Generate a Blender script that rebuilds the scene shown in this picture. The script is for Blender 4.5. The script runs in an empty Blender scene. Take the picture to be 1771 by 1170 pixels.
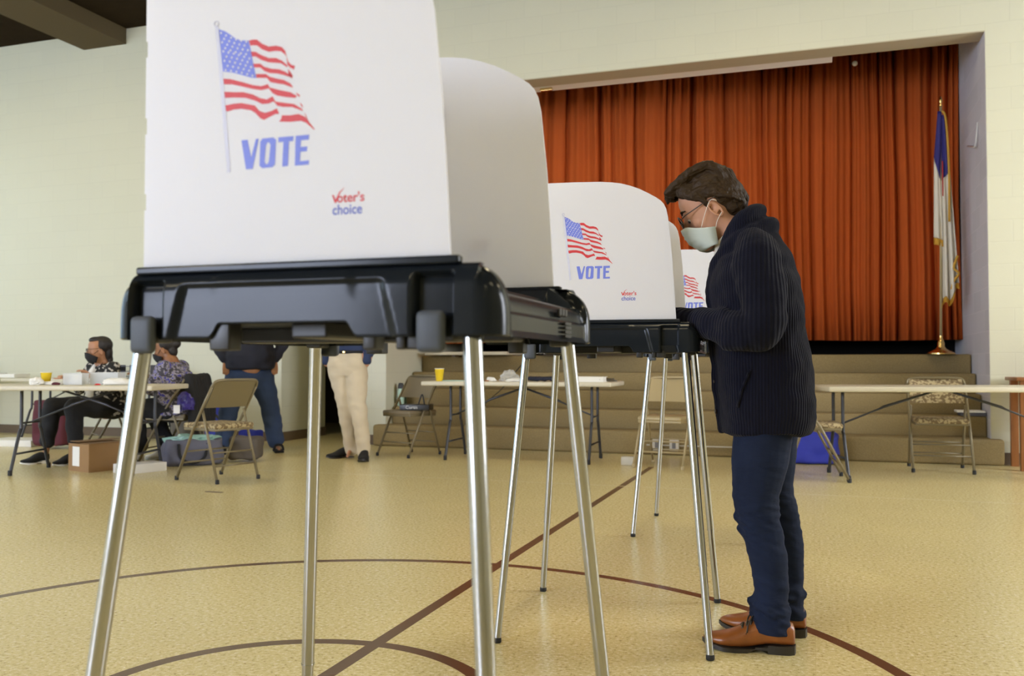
import bpy, bmesh, math, random
from mathutils import Vector, Matrix
random.seed(7)
S = bpy.context.scene
COL = S.collection
R = math.radians

# ---------------------------------------------------------------- camera, world, exposure
cd = bpy.data.cameras.new('camera'); cam = bpy.data.objects.new('camera', cd); COL.objects.link(cam)
cam.location = (0, 0, 0.92)
cam.rotation_euler = (R(90) + 0.0285, 0, 0)
cd.sensor_width = 36.0; cd.lens = 36.0*1545/1771; cd.clip_start = 0.05; cd.clip_end = 200
cd.dof.use_dof = True; cd.dof.focus_distance = 2.95; cd.dof.aperture_fstop = 5.0
S.camera = cam
S.view_settings.view_transform = 'Standard'; S.view_settings.look = 'None'
S.view_settings.gamma = 1.0; S.view_settings.use_curve_mapping = False
S.view_settings.exposure = 0.03
S.cycles.sample_clamp_indirect = 3.0; S.cycles.blur_glossy = 1.0
S.cycles.caustics_reflective = False; S.cycles.caustics_refractive = False
w = bpy.data.worlds.new('world'); S.world = w; w.use_nodes = True
w.node_tree.nodes['Background'].inputs[0].default_value = (0.75, 0.85, 1.0, 1)
w.node_tree.nodes['Background'].inputs[1].default_value = 0.35
WINDOW_BACK, WINDOW_LEFT, WINDOW_RIGHT, LAMP = 20.0, 2.4, 20.0, 22.5

# ---------------------------------------------------------------- materials
def mat(name, col, rough=0.6, metal=0.0, spec=0.5, noise=None, bump=None, emit=None, coat=0, alpha=None, trans=0):
    """noise=(scale, amount, stretch xyz)  bump=(scale, strength, stretch)"""
    m = bpy.data.materials.new(name); m.use_nodes = True
    nt = m.node_tree; b = nt.nodes['Principled BSDF']
    b.inputs['Base Color'].default_value = (*col, 1); b.inputs['Roughness'].default_value = rough
    b.inputs['Metallic'].default_value = metal; b.inputs['Specular IOR Level'].default_value = spec
    b.inputs['Coat Weight'].default_value = coat
    b.inputs['Transmission Weight'].default_value = trans
    if alpha is not None: b.inputs['Alpha'].default_value = alpha
    def coords(st):
        tc = nt.nodes.new('ShaderNodeTexCoord'); mp = nt.nodes.new('ShaderNodeMapping')
        mp.inputs['Scale'].default_value = st; nt.links.new(tc.outputs['Object'], mp.inputs[0]); return mp.outputs[0]
    if noise:
        n = nt.nodes.new('ShaderNodeTexNoise'); n.inputs['Scale'].default_value = noise[0]; n.inputs['Detail'].default_value = 4
        nt.links.new(coords(noise[2] if len(noise) > 2 else (1, 1, 1)), n.inputs['Vector'])
        mx = nt.nodes.new('ShaderNodeMix'); mx.data_type = 'RGBA'
        a = noise[1]
        mx.inputs[6].default_value = (*[max(0, c*(1-a)) for c in col], 1); mx.inputs[7].default_value = (*[min(1, c*(1+a)) for c in col], 1)
        nt.links.new(n.outputs[0], mx.inputs[0]); nt.links.new(mx.outputs[2], b.inputs['Base Color'])
    if bump:
        n = nt.nodes.new('ShaderNodeTexNoise'); n.inputs['Scale'].default_value = bump[0]; n.inputs['Detail'].default_value = 3
        nt.links.new(coords(bump[2] if len(bump) > 2 else (1, 1, 1)), n.inputs['Vector'])
        bp = nt.nodes.new('ShaderNodeBump'); bp.inputs['Strength'].default_value = bump[1]; bp.inputs['Distance'].default_value = 0.01
        nt.links.new(n.outputs[0], bp.inputs['Height']); nt.links.new(bp.outputs[0], b.inputs['Normal'])
    if emit:
        b.inputs['Emission Color'].default_value = (*emit[0], 1); b.inputs['Emission Strength'].default_value = emit[1]
    return m

def two_tone(name, c1, c2, scale, rough=0.8, thr=0.5, c3=None, soft=0.03, stretch=(1, 1, 1)):
    """blotchy print: c1 ground, c2 (and c3) blotches"""
    m = mat(name, c1, rough); nt = m.node_tree; b = nt.nodes['Principled BSDF']
    tc = nt.nodes.new('ShaderNodeTexCoord'); mp = nt.nodes.new('ShaderNodeMapping'); mp.inputs['Scale'].default_value = stretch
    nt.links.new(tc.outputs['Object'], mp.inputs[0])
    n = nt.nodes.new('ShaderNodeTexNoise'); n.inputs['Scale'].default_value = scale; n.inputs['Detail'].default_value = 2
    nt.links.new(mp.outputs[0], n.inputs['Vector'])
    cr = nt.nodes.new('ShaderNodeValToRGB'); e = cr.color_ramp.elements
    e[0].position = thr-soft; e[0].color = (*c1, 1); e[1].position = thr+soft; e[1].color = (*c2, 1)
    if c3:
        x = e.new(min(0.99, thr+0.09)); x.color = (*c2, 1); y = e.new(min(1.0, thr+0.11)); y.color = (*c3, 1)
    nt.links.new(n.outputs[0], cr.inputs[0]); nt.links.new(cr.outputs[0], b.inputs['Base Color'])
    return m

def block_mat(name, c1, c2, mortar, axis='x', rough=0.45):
    m = mat(name, c1, rough); nt = m.node_tree; b = nt.nodes['Principled BSDF']
    tc = nt.nodes.new('ShaderNodeTexCoord'); sp = nt.nodes.new('ShaderNodeSeparateXYZ'); cb = nt.nodes.new('ShaderNodeCombineXYZ')
    nt.links.new(tc.outputs['Object'], sp.inputs[0])
    nt.links.new(sp.outputs[0 if axis == 'x' else 1], cb.inputs[0]); nt.links.new(sp.outputs[2], cb.inputs[1])
    br = nt.nodes.new('ShaderNodeTexBrick'); nt.links.new(cb.outputs[0], br.inputs['Vector'])
    br.inputs['Scale'].default_value = 1.0; br.inputs['Brick Width'].default_value = 0.4064; br.inputs['Row Height'].default_value = 0.2032
    br.inputs['Mortar Size'].default_value = 0.005; br.inputs['Mortar Smooth'].default_value = 0.4
    br.inputs['Color1'].default_value = (*c1, 1); br.inputs['Color2'].default_value = (*c2, 1); br.inputs['Mortar'].default_value = (*mortar, 1)
    nt.links.new(br.outputs['Color'], b.inputs['Base Color'])
    n = nt.nodes.new('ShaderNodeTexNoise'); n.inputs['Scale'].default_value = 60; nt.links.new(tc.outputs['Object'], n.inputs['Vector'])
    ma = nt.nodes.new('ShaderNodeMath'); ma.operation = 'MULTIPLY_ADD'; ma.inputs[1].default_value = -1.0
    nt.links.new(br.outputs['Fac'], ma.inputs[0]); 
    m2 = nt.nodes.new('ShaderNodeMath'); m2.operation = 'MULTIPLY'; m2.inputs[1].default_value = 0.35; nt.links.new(n.outputs[0], m2.inputs[0])
    nt.links.new(m2.outputs[0], ma.inputs[2])
    bp = nt.nodes.new('ShaderNodeBump'); bp.inputs['Strength'].default_value = 0.28; bp.inputs['Distance'].default_value = 0.004
    nt.links.new(ma.outputs[0], bp.inputs['Height']); nt.links.new(bp.outputs[0], b.inputs['Normal'])
    return m

def knit_mat(name, col, ribs=120):
    m = mat(name, col, 0.9, spec=0.06); nt = m.node_tree; b = nt.nodes['Principled BSDF']
    b.inputs['Sheen Weight'].default_value = 0.05; b.inputs['Sheen Roughness'].default_value = 0.5
    tc = nt.nodes.new('ShaderNodeTexCoord'); sp = nt.nodes.new('ShaderNodeSeparateXYZ'); nt.links.new(tc.outputs['Object'], sp.inputs[0])
    at = nt.nodes.new('ShaderNodeMath'); at.operation = 'ARCTAN2'
    ax = nt.nodes.new('ShaderNodeMath'); ax.operation = 'SUBTRACT'; ax.inputs[1].default_value = 0.02; nt.links.new(sp.outputs[0], ax.inputs[0])
    nt.links.new(sp.outputs[1], at.inputs[0]); nt.links.new(ax.outputs[0], at.inputs[1])
    mu = nt.nodes.new('ShaderNodeMath'); mu.operation = 'MULTIPLY'; mu.inputs[1].default_value = ribs; nt.links.new(at.outputs[0], mu.inputs[0])
    si = nt.nodes.new('ShaderNodeMath'); si.operation = 'SINE'; nt.links.new(mu.outputs[0], si.inputs[0])
    n = nt.nodes.new('ShaderNodeTexNoise'); n.inputs['Scale'].default_value = 220; nt.links.new(tc.outputs['Object'], n.inputs['Vector'])
    ad = nt.nodes.new('ShaderNodeMath'); ad.operation = 'ADD'; nt.links.new(si.outputs[0], ad.inputs[0]); nt.links.new(n.outputs[0], ad.inputs[1])
    bp = nt.nodes.new('ShaderNodeBump'); bp.inputs['Strength'].default_value = 0.45; bp.inputs['Distance'].default_value = 0.003
    nt.links.new(ad.outputs[0], bp.inputs['Height']); nt.links.new(bp.outputs[0], b.inputs['Normal'])
    mx = nt.nodes.new('ShaderNodeMix'); mx.data_type = 'RGBA'
    mx.inputs[6].default_value = (*[c*0.85 for c in col], 1); mx.inputs[7].default_value = (*[c*1.12 for c in col], 1)
    nt.links.new(si.outputs[0], mx.inputs[0]); nt.links.new(mx.outputs[2], b.inputs['Base Color'])
    return m

def panel_mat():
    m = mat('white_corrugated_plastic', (0.90, 0.91, 0.97), 0.45, noise=(3, 0.02)); nt = m.node_tree; b = nt.nodes['Principled BSDF']
    tl = nt.nodes.new('ShaderNodeBsdfTranslucent'); tl.inputs[0].default_value = (0.94, 0.94, 0.95, 1)
    mx = nt.nodes.new('ShaderNodeMixShader'); mx.inputs[0].default_value = 0.44
    out = [n for n in nt.nodes if n.type == 'OUTPUT_MATERIAL'][0]
    nt.links.new(b.outputs[0], mx.inputs[1]); nt.links.new(tl.outputs[0], mx.inputs[2]); nt.links.new(mx.outputs[0], out.inputs[0])
    return m

def floor_mat():
    m = mat('waxed_vinyl_tile', (0.55, 0.44, 0.22), 0.28, spec=0.4); nt = m.node_tree; N = nt.nodes; L = nt.links; b = N['Principled BSDF']
    geo = N.new('ShaderNodeNewGeometry'); sp = N.new('ShaderNodeSeparateXYZ'); L.new(geo.outputs['Position'], sp.inputs[0])
    def M(op, a, c=None, d=None):
        n = N.new('ShaderNodeMath'); n.operation = op
        for i, v in enumerate((a, c, d)):
            if v is None: continue
            if isinstance(v, (int, float)): n.inputs[i].default_value = v
            else: L.new(v, n.inputs[i])
        return n.outputs[0]
    X, Y = sp.outputs[0], sp.outputs[1]
    ct, stn = math.cos(TH), math.sin(TH)
    U = M('ADD', M('MULTIPLY', X, ct), M('MULTIPLY', Y, stn))       # along the stage wall
    V = M('ADD', M('MULTIPLY', X, -stn), M('MULTIPLY', Y, ct))
    cb = N.new('ShaderNodeCombineXYZ'); L.new(U, cb.inputs[0]); L.new(V, cb.inputs[1])
    # marbled flecks, stretched tile by tile
    n1 = N.new('ShaderNodeTexNoise'); n1.inputs['Scale'].default_value = 68; n1.inputs['Detail'].default_value = 5; n1.inputs['Roughness'].default_value = 0.75
    L.new(cb.outputs[0], n1.inputs['Vector'])
    n2 = N.new('ShaderNodeTexNoise'); n2.inputs['Scale'].default_value = 1.3; n2.inputs['Detail'].default_value = 3; L.new(cb.outputs[0], n2.inputs['Vector'])
    cr = N.new('ShaderNodeValToRGB'); e = cr.color_ramp.elements
    e[0].position = 0.33; e[0].color = (0.31, 0.22, 0.08, 1); e[1].position = 0.45; e[1].color = (0.68, 0.585, 0.285, 1)
    x = e.new(0.54); x.color = (0.72, 0.62, 0.32, 1); x = e.new(0.64); x.color = (0.88, 0.81, 0.58, 1)
    L.new(n1.outputs[0], cr.inputs[0])
    br = N.new('ShaderNodeTexBrick'); L.new(cb.outputs[0], br.inputs['Vector']); br.offset = 0
    br.inputs['Scale'].default_value = 1; br.inputs['Brick Width'].default_value = 0.3048; br.inputs['Row Height'].default_value = 0.3048
    br.inputs['Mortar Size'].default_value = 0.0008; br.inputs['Color1'].default_value = (0.97, 0.97, 0.97, 1); br.inputs['Color2'].default_value = (1, 1, 1, 1)
    br.inputs['Mortar'].default_value = (0.86, 0.84, 0.78, 1)
    mu = N.new('ShaderNodeMix'); mu.data_type = 'RGBA'; mu.blend_type = 'MULTIPLY'; mu.inputs[0].default_value = 1
    L.new(cr.outputs[0], mu.inputs[6]); L.new(br.outputs[0], mu.inputs[7])
    # court lines: two rings and the centre line
    dx = M('SUBTRACT', X, CCX); dy = M('SUBTRACT', Y, CCY)
    d = M('SQRT', M('ADD', M('MULTIPLY', dx, dx), M('MULTIPLY', dy, dy)))
    def band(v, c, h): return M('LESS_THAN', M('ABSOLUTE', M('SUBTRACT', v, c)), h)
    r1 = band(d, 1.804, 0.0245); r2 = band(d, 0.585, 0.0245)
    cl = band(U, CCX*ct + CCY*stn, 0.0245)
    cl = M('MULTIPLY', cl, M('LESS_THAN', V, CL_END))
    ln = M('MAXIMUM', M('MAXIMUM', r1, r2), cl)
    gap = band(V, V_SEAM, 0.012); 
    ln = M('MULTIPLY', ln, M('SUBTRACT', 1.0, gap))
    mx = N.new('ShaderNodeMix'); mx.data_type = 'RGBA'; L.new(ln, mx.inputs[0]); L.new(mu.outputs[2], mx.inputs[6])
    mx.inputs[7].default_value = (0.115, 0.055, 0.028, 1)
    sm = N.new('ShaderNodeMix'); sm.data_type = 'RGBA'; L.new(M('MULTIPLY', band(V, V_SEAM, 0.008), 0.45), sm.inputs[0]); L.new(mx.outputs[2], sm.inputs[6]); sm.inputs[7].default_value = (0.85, 0.8, 0.62, 1)
    L.new(sm.outputs[2], b.inputs['Base Color'])
    b.inputs['Roughness'].default_value = 0.24
    return m

# stage wall frame: origin at the right corner of the stage opening, +x along the wall, +y into it
TH = R(-18.6); WX, WY = 4.37, 8.17
CCX, CCY = -0.634, 2.40; CL_END = 7.95; V_SEAM = 6.64
def W(k, d, z=0.0):
    return Vector((WX + k*math.cos(TH) - d*math.sin(TH), WY + k*math.sin(TH) + d*math.cos(TH), z))

MM = {}
MM['floor'] = floor_mat()
MM['block'] = block_mat('painted_block', (0.61, 0.60, 0.465), (0.60, 0.59, 0.458), (0.58, 0.57, 0.443))
MM['block_y'] = block_mat('painted_block_side', (0.61, 0.60, 0.465), (0.60, 0.59, 0.458), (0.58, 0.57, 0.443), 'y')
MM['greyblock'] = block_mat('grey_block', (0.62, 0.62, 0.70), (0.56, 0.56, 0.63), (0.66, 0.65, 0.72), 'y', 0.8)
MM['basebrown'] = mat('brown_rubber', (0.13, 0.09, 0.055), 0.5)
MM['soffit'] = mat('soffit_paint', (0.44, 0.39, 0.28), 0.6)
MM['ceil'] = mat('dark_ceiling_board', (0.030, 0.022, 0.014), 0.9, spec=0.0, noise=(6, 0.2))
MM['beam'] = mat('brown_painted_beam', (0.11, 0.085, 0.05), 0.8, spec=0.05)
MM['carpet'] = mat('taupe_carpet', (0.27, 0.205, 0.10), 0.95, spec=0.1, noise=(90, 0.25), bump=(160, 0.5))
MM['dark'] = mat('dark_void_paint', (0.015, 0.013, 0.011), 0.9)
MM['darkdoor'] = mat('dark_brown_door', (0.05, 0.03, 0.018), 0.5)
MM['curtain'] = mat('rust_velvet', (0.43, 0.085, 0.016), 0.85, spec=0.15, noise=(1.2, 0.18, (1, 1, 0.3)), bump=(60, 0.15))
MM['case_white'] = mat('white_case_enamel', (0.90, 0.90, 0.92), 0.5)
MM['white_paint'] = mat('white_enamel', (0.72, 0.72, 0.74), 0.4)
MM['tray'] = mat('glossy_charcoal_plastic', (0.011, 0.014, 0.018), 0.17, spec=0.17, coat=0.0, bump=(9, 0.03))
MM['clip'] = mat('matte_grey_plastic', (0.055, 0.066, 0.086), 0.55)
MM['blackpl'] = mat('black_plastic', (0.012, 0.012, 0.013), 0.4)
MM['rubber'] = mat('black_rubber', (0.01, 0.01, 0.01), 0.7)
MM['steel'] = mat('polished_aluminium_tube', (0.47, 0.47, 0.47), 0.20, metal=1.0)
MM['panel'] = panel_mat()
MM['p_blue'] = mat('blue_print', (0.16, 0.21, 0.74), 0.5)
MM['p_red'] = mat('red_print', (0.60, 0.022, 0.026), 0.5)
MM['p_white'] = mat('white_print', (0.86, 0.86, 0.88), 0.5)
MM['p_lav'] = mat('lavender_print', (0.62, 0.64, 0.80), 0.5)
MM['p_dblue'] = mat('logo_blue_print', (0.10, 0.14, 0.55), 0.5)
MM['tabletop'] = mat('almond_plastic', (0.60, 0.555, 0.43), 0.45, noise=(60, 0.05))
MM['tableleg'] = mat('grey_steel_leg', (0.045, 0.047, 0.055), 0.35, metal=0.3)
MM['chair'] = mat('beige_enamel', (0.20, 0.165, 0.095), 0.4, metal=0.2)
MM['chair_cream'] = mat('cream_enamel', (0.42, 0.34, 0.19), 0.4, metal=0.1)
MM['vinyl'] = mat('taupe_vinyl', (0.21, 0.17, 0.105), 0.5)
MM['pattern'] = two_tone('patterned_seat_fabric', (0.17, 0.12, 0.06), (0.42, 0.34, 0.19), 42, 0.9, 0.5)
MM['brass'] = mat('polished_brass', (0.75, 0.52, 0.20), 0.2, metal=1.0)
MM['wood'] = mat('orange_wood', (0.30, 0.115, 0.035), 0.4, noise=(5, 0.3, (6, 6, 0.6)))
MM['yellow'] = mat('yellow_cup', (0.80, 0.56, 0.015), 0.45)
MM['paper'] = mat('white_paper', (0.82, 0.81, 0.76), 0.8)
MM['skin'] = mat('skin_light', (0.52, 0.27, 0.17), 0.5, spec=0.35, noise=(18, 0.08))
MM['skin_brown'] = mat('skin_brown', (0.27, 0.115, 0.045), 0.5, noise=(18, 0.1))
MM['skin_tan'] = mat('skin_tan', (0.42, 0.20, 0.10), 0.5, noise=(18, 0.1))
MM['hair'] = mat('brown_hair', (0.032, 0.017, 0.006), 0.6, spec=0.25, noise=(40, 0.5, (1, 3, 1)), bump=(55, 0.8, (0.5, 3, 1)))
MM['hair_dark'] = mat('black_hair', (0.012, 0.008, 0.006), 0.5, bump=(60, 0.6, (3, 1, 1)))
MM['sweater'] = knit_mat('navy_rib_knit', (0.0085, 0.0095, 0.020))
MM['jeans'] = mat('dark_denim', (0.010, 0.016, 0.040), 0.85, spec=0.15, noise=(9, 0.45), bump=(16, 0.35, (1, 1, 2.6)))
MM['jeans_mid'] = mat('blue_denim', (0.03, 0.055, 0.13), 0.85, noise=(5, 0.4), bump=(12, 0.3))
MM['leather'] = mat('tan_leather', (0.24, 0.075, 0.016), 0.3, noise=(16, 0.5), bump=(30, 0.15))
MM['sole'] = mat('dark_sole', (0.022, 0.018, 0.014), 0.5)
MM['mask'] = mat('pale_green_mask', (0.52, 0.59, 0.56), 0.85)
MM['maskblack'] = mat('black_mask', (0.008, 0.008, 0.009), 0.8)
MM['glass'] = mat('clear_lens', (0.95, 0.97, 1.0), 0.02, trans=1.0)
MM['frame'] = mat('dark_frame', (0.03, 0.02, 0.015), 0.3)
MM['khaki'] = mat('khaki_twill', (0.56, 0.48, 0.35), 0.85, noise=(6, 0.1), bump=(9, 0.4, (1, 1, 1.8)))
MM['navy'] = mat('navy_cloth', (0.012, 0.014, 0.028), 0.85, noise=(8, 0.3))
MM['navyshirt'] = mat('navy_shirt', (0.014, 0.028, 0.085), 0.8, noise=(8, 0.3))
MM['blackcloth'] = mat('black_cloth', (0.008, 0.008, 0.009), 0.85)
MM['shawl'] = two_tone('black_floral_knit', (0.012, 0.012, 0.013), (0.50, 0.47, 0.42), 26, 0.9, 0.56)
MM['blouse'] = two_tone('grey_blue_floral', (0.05, 0.045, 0.06), (0.30, 0.275, 0.32), 34, 0.85, 0.50, (0.05, 0.05, 0.32))
MM['bluebin'] = mat('blue_plastic', (0.018, 0.035, 0.42), 0.4)
MM['bluebag'] = mat('blue_nonwoven', (0.022, 0.035, 0.38), 0.7, bump=(6, 0.5))
MM['purple'] = mat('purple_plastic', (0.03, 0.018, 0.20), 0.35, bump=(8, 0.8))
MM['maroon'] = mat('maroon_fabric', (0.085, 0.012, 0.022), 0.8)
MM['cardboard'] = mat('cardboard', (0.30, 0.175, 0.075), 0.85, noise=(12, 0.08))
MM['greycloth'] = mat('grey_canvas', (0.10, 0.10, 0.13), 0.85, bump=(9, 0.6))
MM['greybag'] = mat('taupe_canvas', (0.085, 0.07, 0.055), 0.85, bump=(9, 0.6))
MM['mint'] = mat('mint_enamel', (0.42, 0.60, 0.50), 0.35)
MM['clearpl'] = mat('cloudy_clear_plastic', (0.80, 0.82, 0.80), 0.3, alpha=0.32)
MM['flagblue'] = mat('flag_blue', (0.025, 0.02, 0.17), 0.7)
MM['flagwhite'] = mat('flag_white', (0.72, 0.68, 0.60), 0.8)
MM['gold'] = mat('gold_fringe', (0.55, 0.30, 0.03), 0.6, bump=(80, 0.8))
MM['flagred'] = mat('flag_red', (0.45, 0.03, 0.02), 0.7)
MM['lamp'] = mat('lamp_diffuser', (0.9, 0.9, 0.85), 0.5, emit=((1.0, 0.84, 0.52), LAMP))
MM['win_b'] = mat('daylit_pane_back', (0.8, 0.85, 0.9), 0.3, emit=((0.70, 0.78, 1.0), WINDOW_BACK))
MM['win_l'] = mat('daylit_pane_left', (0.8, 0.85, 0.9), 0.3, emit=((0.42, 0.70, 1.0), WINDOW_LEFT))
MM['win_r'] = mat('daylit_pane_right', (0.8, 0.85, 0.9), 0.3, emit=((0.86, 0.90, 1.0), WINDOW_RIGHT))
MM['eye'] = mat('eye_white', (0.7, 0.68, 0.65), 0.2)
MM['green'] = mat('green_binder', (0.03, 0.05, 0.02), 0.6)
MM['grey'] = mat('grey_plastic', (0.12, 0.11, 0.10), 0.5)
MM['outlet'] = mat('ivory_outlet', (0.5, 0.46, 0.38), 0.5)
MM['wallpaperbox'] = mat('white_carton', (0.70, 0.69, 0.66), 0.7)
MM['tealpl'] = mat('crinkled_teal_wrap', (0.25, 0.42, 0.38), 0.2, bump=(30, 1.0))

# ---------------------------------------------------------------- mesh helpers
def bx(bm, c, s, rz=0.0, bevel=0.0, M=None):
    """box centred at c with full sizes s"""
    t = bmesh.new(); bmesh.ops.create_cube(t, size=1.0)
    bmesh.ops.scale(t, vec=s, verts=t.verts)
    if bevel: bmesh.ops.bevel(t, geom=list(t.edges), offset=bevel, segments=3, affect='EDGES', profile=0.5)
    T = Matrix.Translation(c) @ Matrix.Rotation(rz, 4, 'Z')
    if M is not None: T = M @ T
    bmesh.ops.transform(t, matrix=T, verts=t.verts)
    merge(bm, t)
def merge(bm, t):
    me = bpy.data.meshes.new('t'); t.to_mesh(me); t.free(); bm.from_mesh(me); bpy.data.meshes.remove(me)
def box2(bm, lo, hi, bevel=0.0):
    bx(bm, [(a+b)/2 for a, b in zip(lo, hi)], [abs(b-a) for a, b in zip(lo, hi)], bevel=bevel)
def frame_for(d):
    d = d.normalized(); a = Vector((0, 0, 1)) if abs(d.z) < 0.9 else Vector((1, 0, 0))
    u = d.cross(a).normalized(); return u, d.cross(u).normalized()
def rings(bm, rs, close=True, capa=True, capb=True):
    """skin a list of rings of Vectors (same count)"""
    vs = [[bm.verts.new(p) for p in r] for r in rs]; n = len(rs[0])
    for a, b in zip(vs, vs[1:]):
        for i in range(n if close else n-1):
            j = (i+1) % n
            bm.faces.new((a[i], a[j], b[j], b[i]))
    if capa: bm.faces.new(list(reversed(vs[0])))
    if capb: bm.faces.new(vs[-1])
    return vs
def tube(bm, pts, r, n=12, close=False):
    pts = [Vector(p) for p in pts]; rr = r if isinstance(r, (list, tuple)) else [r]*len(pts)
    u = None; rs = []
    for i, p in enumerate(pts):
        if close: d = (pts[(i+1) % len(pts)]-pts[i-1]).normalized()
        else: d = (pts[min(i+1, len(pts)-1)]-pts[max(i-1, 0)]).normalized()
        if u is None: u, v = frame_for(d)
        else:
            u = (u - d*u.dot(d)).normalized(); v = d.cross(u)
        rs.append([p + (u*math.cos(2*math.pi*k/n) + v*math.sin(2*math.pi*k/n))*rr[i] for k in range(n)])
    if close: rings(bm, rs + [rs[0]], capa=False, capb=False)
    else: rings(bm, rs)
    bmesh.ops.recalc_face_normals(bm, faces=bm.faces)
def smooth_path(pts, n=6):
    """Catmull-Rom through pts"""
    P = [Vector(p) for p in pts]; out = []
    for i in range(len(P)-1):
        p0, p1, p2, p3 = P[max(i-1, 0)], P[i], P[i+1], P[min(i+2, len(P)-1)]
        for k in range(n):
            t = k/n
            out.append(0.5*((2*p1)+(p2-p0)*t+(2*p0-5*p1+4*p2-p3)*t*t+(3*p1-p0-3*p2+p3)*t**3))
    out.append(P[-1]); return out
def lathe(bm, prof, n=24, c=(0, 0, 0)):
    rs = [[Vector((c[0]+r*math.cos(2*math.pi*k/n), c[1]+r*math.sin(2*math.pi*k/n), c[2]+z)) for k in range(n)] for r, z in prof]
    rings(bm, rs); bmesh.ops.recalc_face_normals(bm, faces=bm.faces)
def prism(bm, poly, h, M):
    """extrude 2-D polygon (x,y)->M@(x,y,0..h)"""
    t = bmesh.new(); vs = [t.verts.new((x, y, 0)) for x, y in poly]; f = t.faces.new(vs)
    g = bmesh.ops.extrude_face_region(t, geom=[f]); nv = [v for v in g['geom'] if isinstance(v, bmesh.types.BMVert)]
    bmesh.ops.translate(t, vec=(0, 0, h), verts=nv); bmesh.ops.recalc_face_normals(t, faces=t.faces)
    big = [f for f in t.faces if len(f.verts) > 4]; bmesh.ops.triangulate(t, faces=big)
    bmesh.ops.transform(t, matrix=M, verts=t.verts); merge(bm, t)
def ball(bm, c, r, M=None, n=16):
    t = bmesh.new(); bmesh.ops.create_uvsphere(t, u_segments=n, v_segments=max(6, n*2//3), radius=1.0)
    if isinstance(r, (int, float)): r = (r, r, r)
    T = Matrix.Translation(c) @ ((M or Matrix.Identity(4)) @ Matrix.Diagonal((*r, 1)))
    bmesh.ops.transform(t, matrix=T, verts=t.verts); merge(bm, t)
def caps(bm, pts, rad, n=14):
    """chain of tapered capsules"""
    pts = [Vector(p) for p in pts]
    for (a, b), (ra, rb) in zip(zip(pts, pts[1:]), zip(rad, rad[1:])):
        d = b-a; L = d.length
        if L < 1e-6: continue
        d.normalize(); u, v = frame_for(d); rs = []
        for k in range(1, 6):
            t = math.pi/2*k/5; rs.append((a - d*ra*math.cos(t), ra*math.sin(t)))
        for k in range(5, 0, -1):
            t = math.pi/2*k/5; rs.append((b + d*rb*math.cos(t), rb*math.sin(t)))
        t = bmesh.new()
        rings(t, [[c + (u*math.cos(2*math.pi*i/n)+v*math.sin(2*math.pi*i/n))*r for i in range(n)] for c, r in rs])
        bmesh.ops.recalc_face_normals(t, faces=t.faces); merge(bm, t)
def ell(bm, sect, M=None, n=28, p=2.3):
    """vertical loft: sect = (z, cx, cy, hx, hy) super-ellipse rings"""
    t = bmesh.new(); rs = []
    for z, cx, cy, hx, hy in sect:
        r = []
        for i in range(n):
            a = 2*math.pi*i/n; c, s = math.cos(a), math.sin(a)
            r.append(Vector((cx+hx*math.copysign(abs(c)**(2/p), c), cy+hy*math.copysign(abs(s)**(2/p), s), z)))
        rs.append(r)
    rings(t, rs); bmesh.ops.recalc_face_normals(t, faces=t.faces)
    if M is not None: bmesh.ops.transform(t, matrix=M, verts=t.verts)
    merge(bm, t)

def link(name, me, m, parent=None, smooth=False, label=None):
    o = bpy.data.objects.new(name, me); COL.objects.link(o)
    if m is not None: me.materials.append(m)
    if parent is not None: o.parent = parent
    if smooth:
        for p in me.polygons: p.use_smooth = True
    if label: o['label'] = label
    return o
def obj(name, bm, m, parent=None, smooth=False, label=None, auto=None):
    me = bpy.data.meshes.new(name); bm.to_mesh(me); bm.free()
    o = link(name, me, m, parent, smooth, label)
    if auto is not None:
        for p in me.polygons: p.use_smooth = True
        me.set_sharp_from_angle(angle=R(auto))
    return o
def B(fn, *a, **k):
    bm = bmesh.new(); fn(bm, *a, **k); return bm
def thing(name, label, cat, loc=(0, 0, 0), rz=0.0, group=None):
    o = bpy.data.objects.new(name, None); COL.objects.link(o); o.empty_display_size = 0.1
    o.location = loc; o.rotation_euler = (0, 0, rz); tag(o, label, cat, group); return o
def tag(o, label, cat, group=None):
    o['label'] = label; o['category'] = cat
    if group: o['group'] = group
    return o
def struct(o, label=None):
    o['kind'] = 'structure'
    if label: o['label'] = label
    return o
def place(o, loc, rz=0.0):
    o.location = loc; o.rotation_euler = (0, 0, rz); return o
def vox(name, bm, size, m, parent, sm=4, label=None, fac=0.5):
    """one continuous skin around everything in bm"""
    me = bpy.data.meshes.new('t'); bm.to_mesh(me); bm.free()
    o = bpy.data.objects.new('t', me); COL.objects.link(o)
    r = o.modifiers.new('r', 'REMESH'); r.mode = 'VOXEL'; r.voxel_size = size
    s = o.modifiers.new('s', 'SMOOTH'); s.iterations = sm; s.factor = fac
    dg = bpy.context.evaluated_depsgraph_get(); dg.update()
    me2 = bpy.data.meshes.new_from_object(o.evaluated_get(dg)); me2.name = name
    bpy.data.objects.remove(o); bpy.data.meshes.remove(me)
    return link(name, me2, m, parent, True, label)
def wrinkle(o, amp, sc, zs=1.0):
    """cloth folds pushed along the normals"""
    from mathutils import noise
    me = o.data; ns = [v.normal.copy() for v in me.vertices]
    for v, nn in zip(me.vertices, ns):
        p = Vector((v.co.x*sc, v.co.y*sc, v.co.z*sc*zs)); v.co += nn*amp*noise.noise(p)
def copy_tree(o, parent=None):
    c = o.copy(); COL.objects.link(c); c.parent = parent
    for ch in list(o.children): copy_tree(ch, c)
    return c
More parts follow.
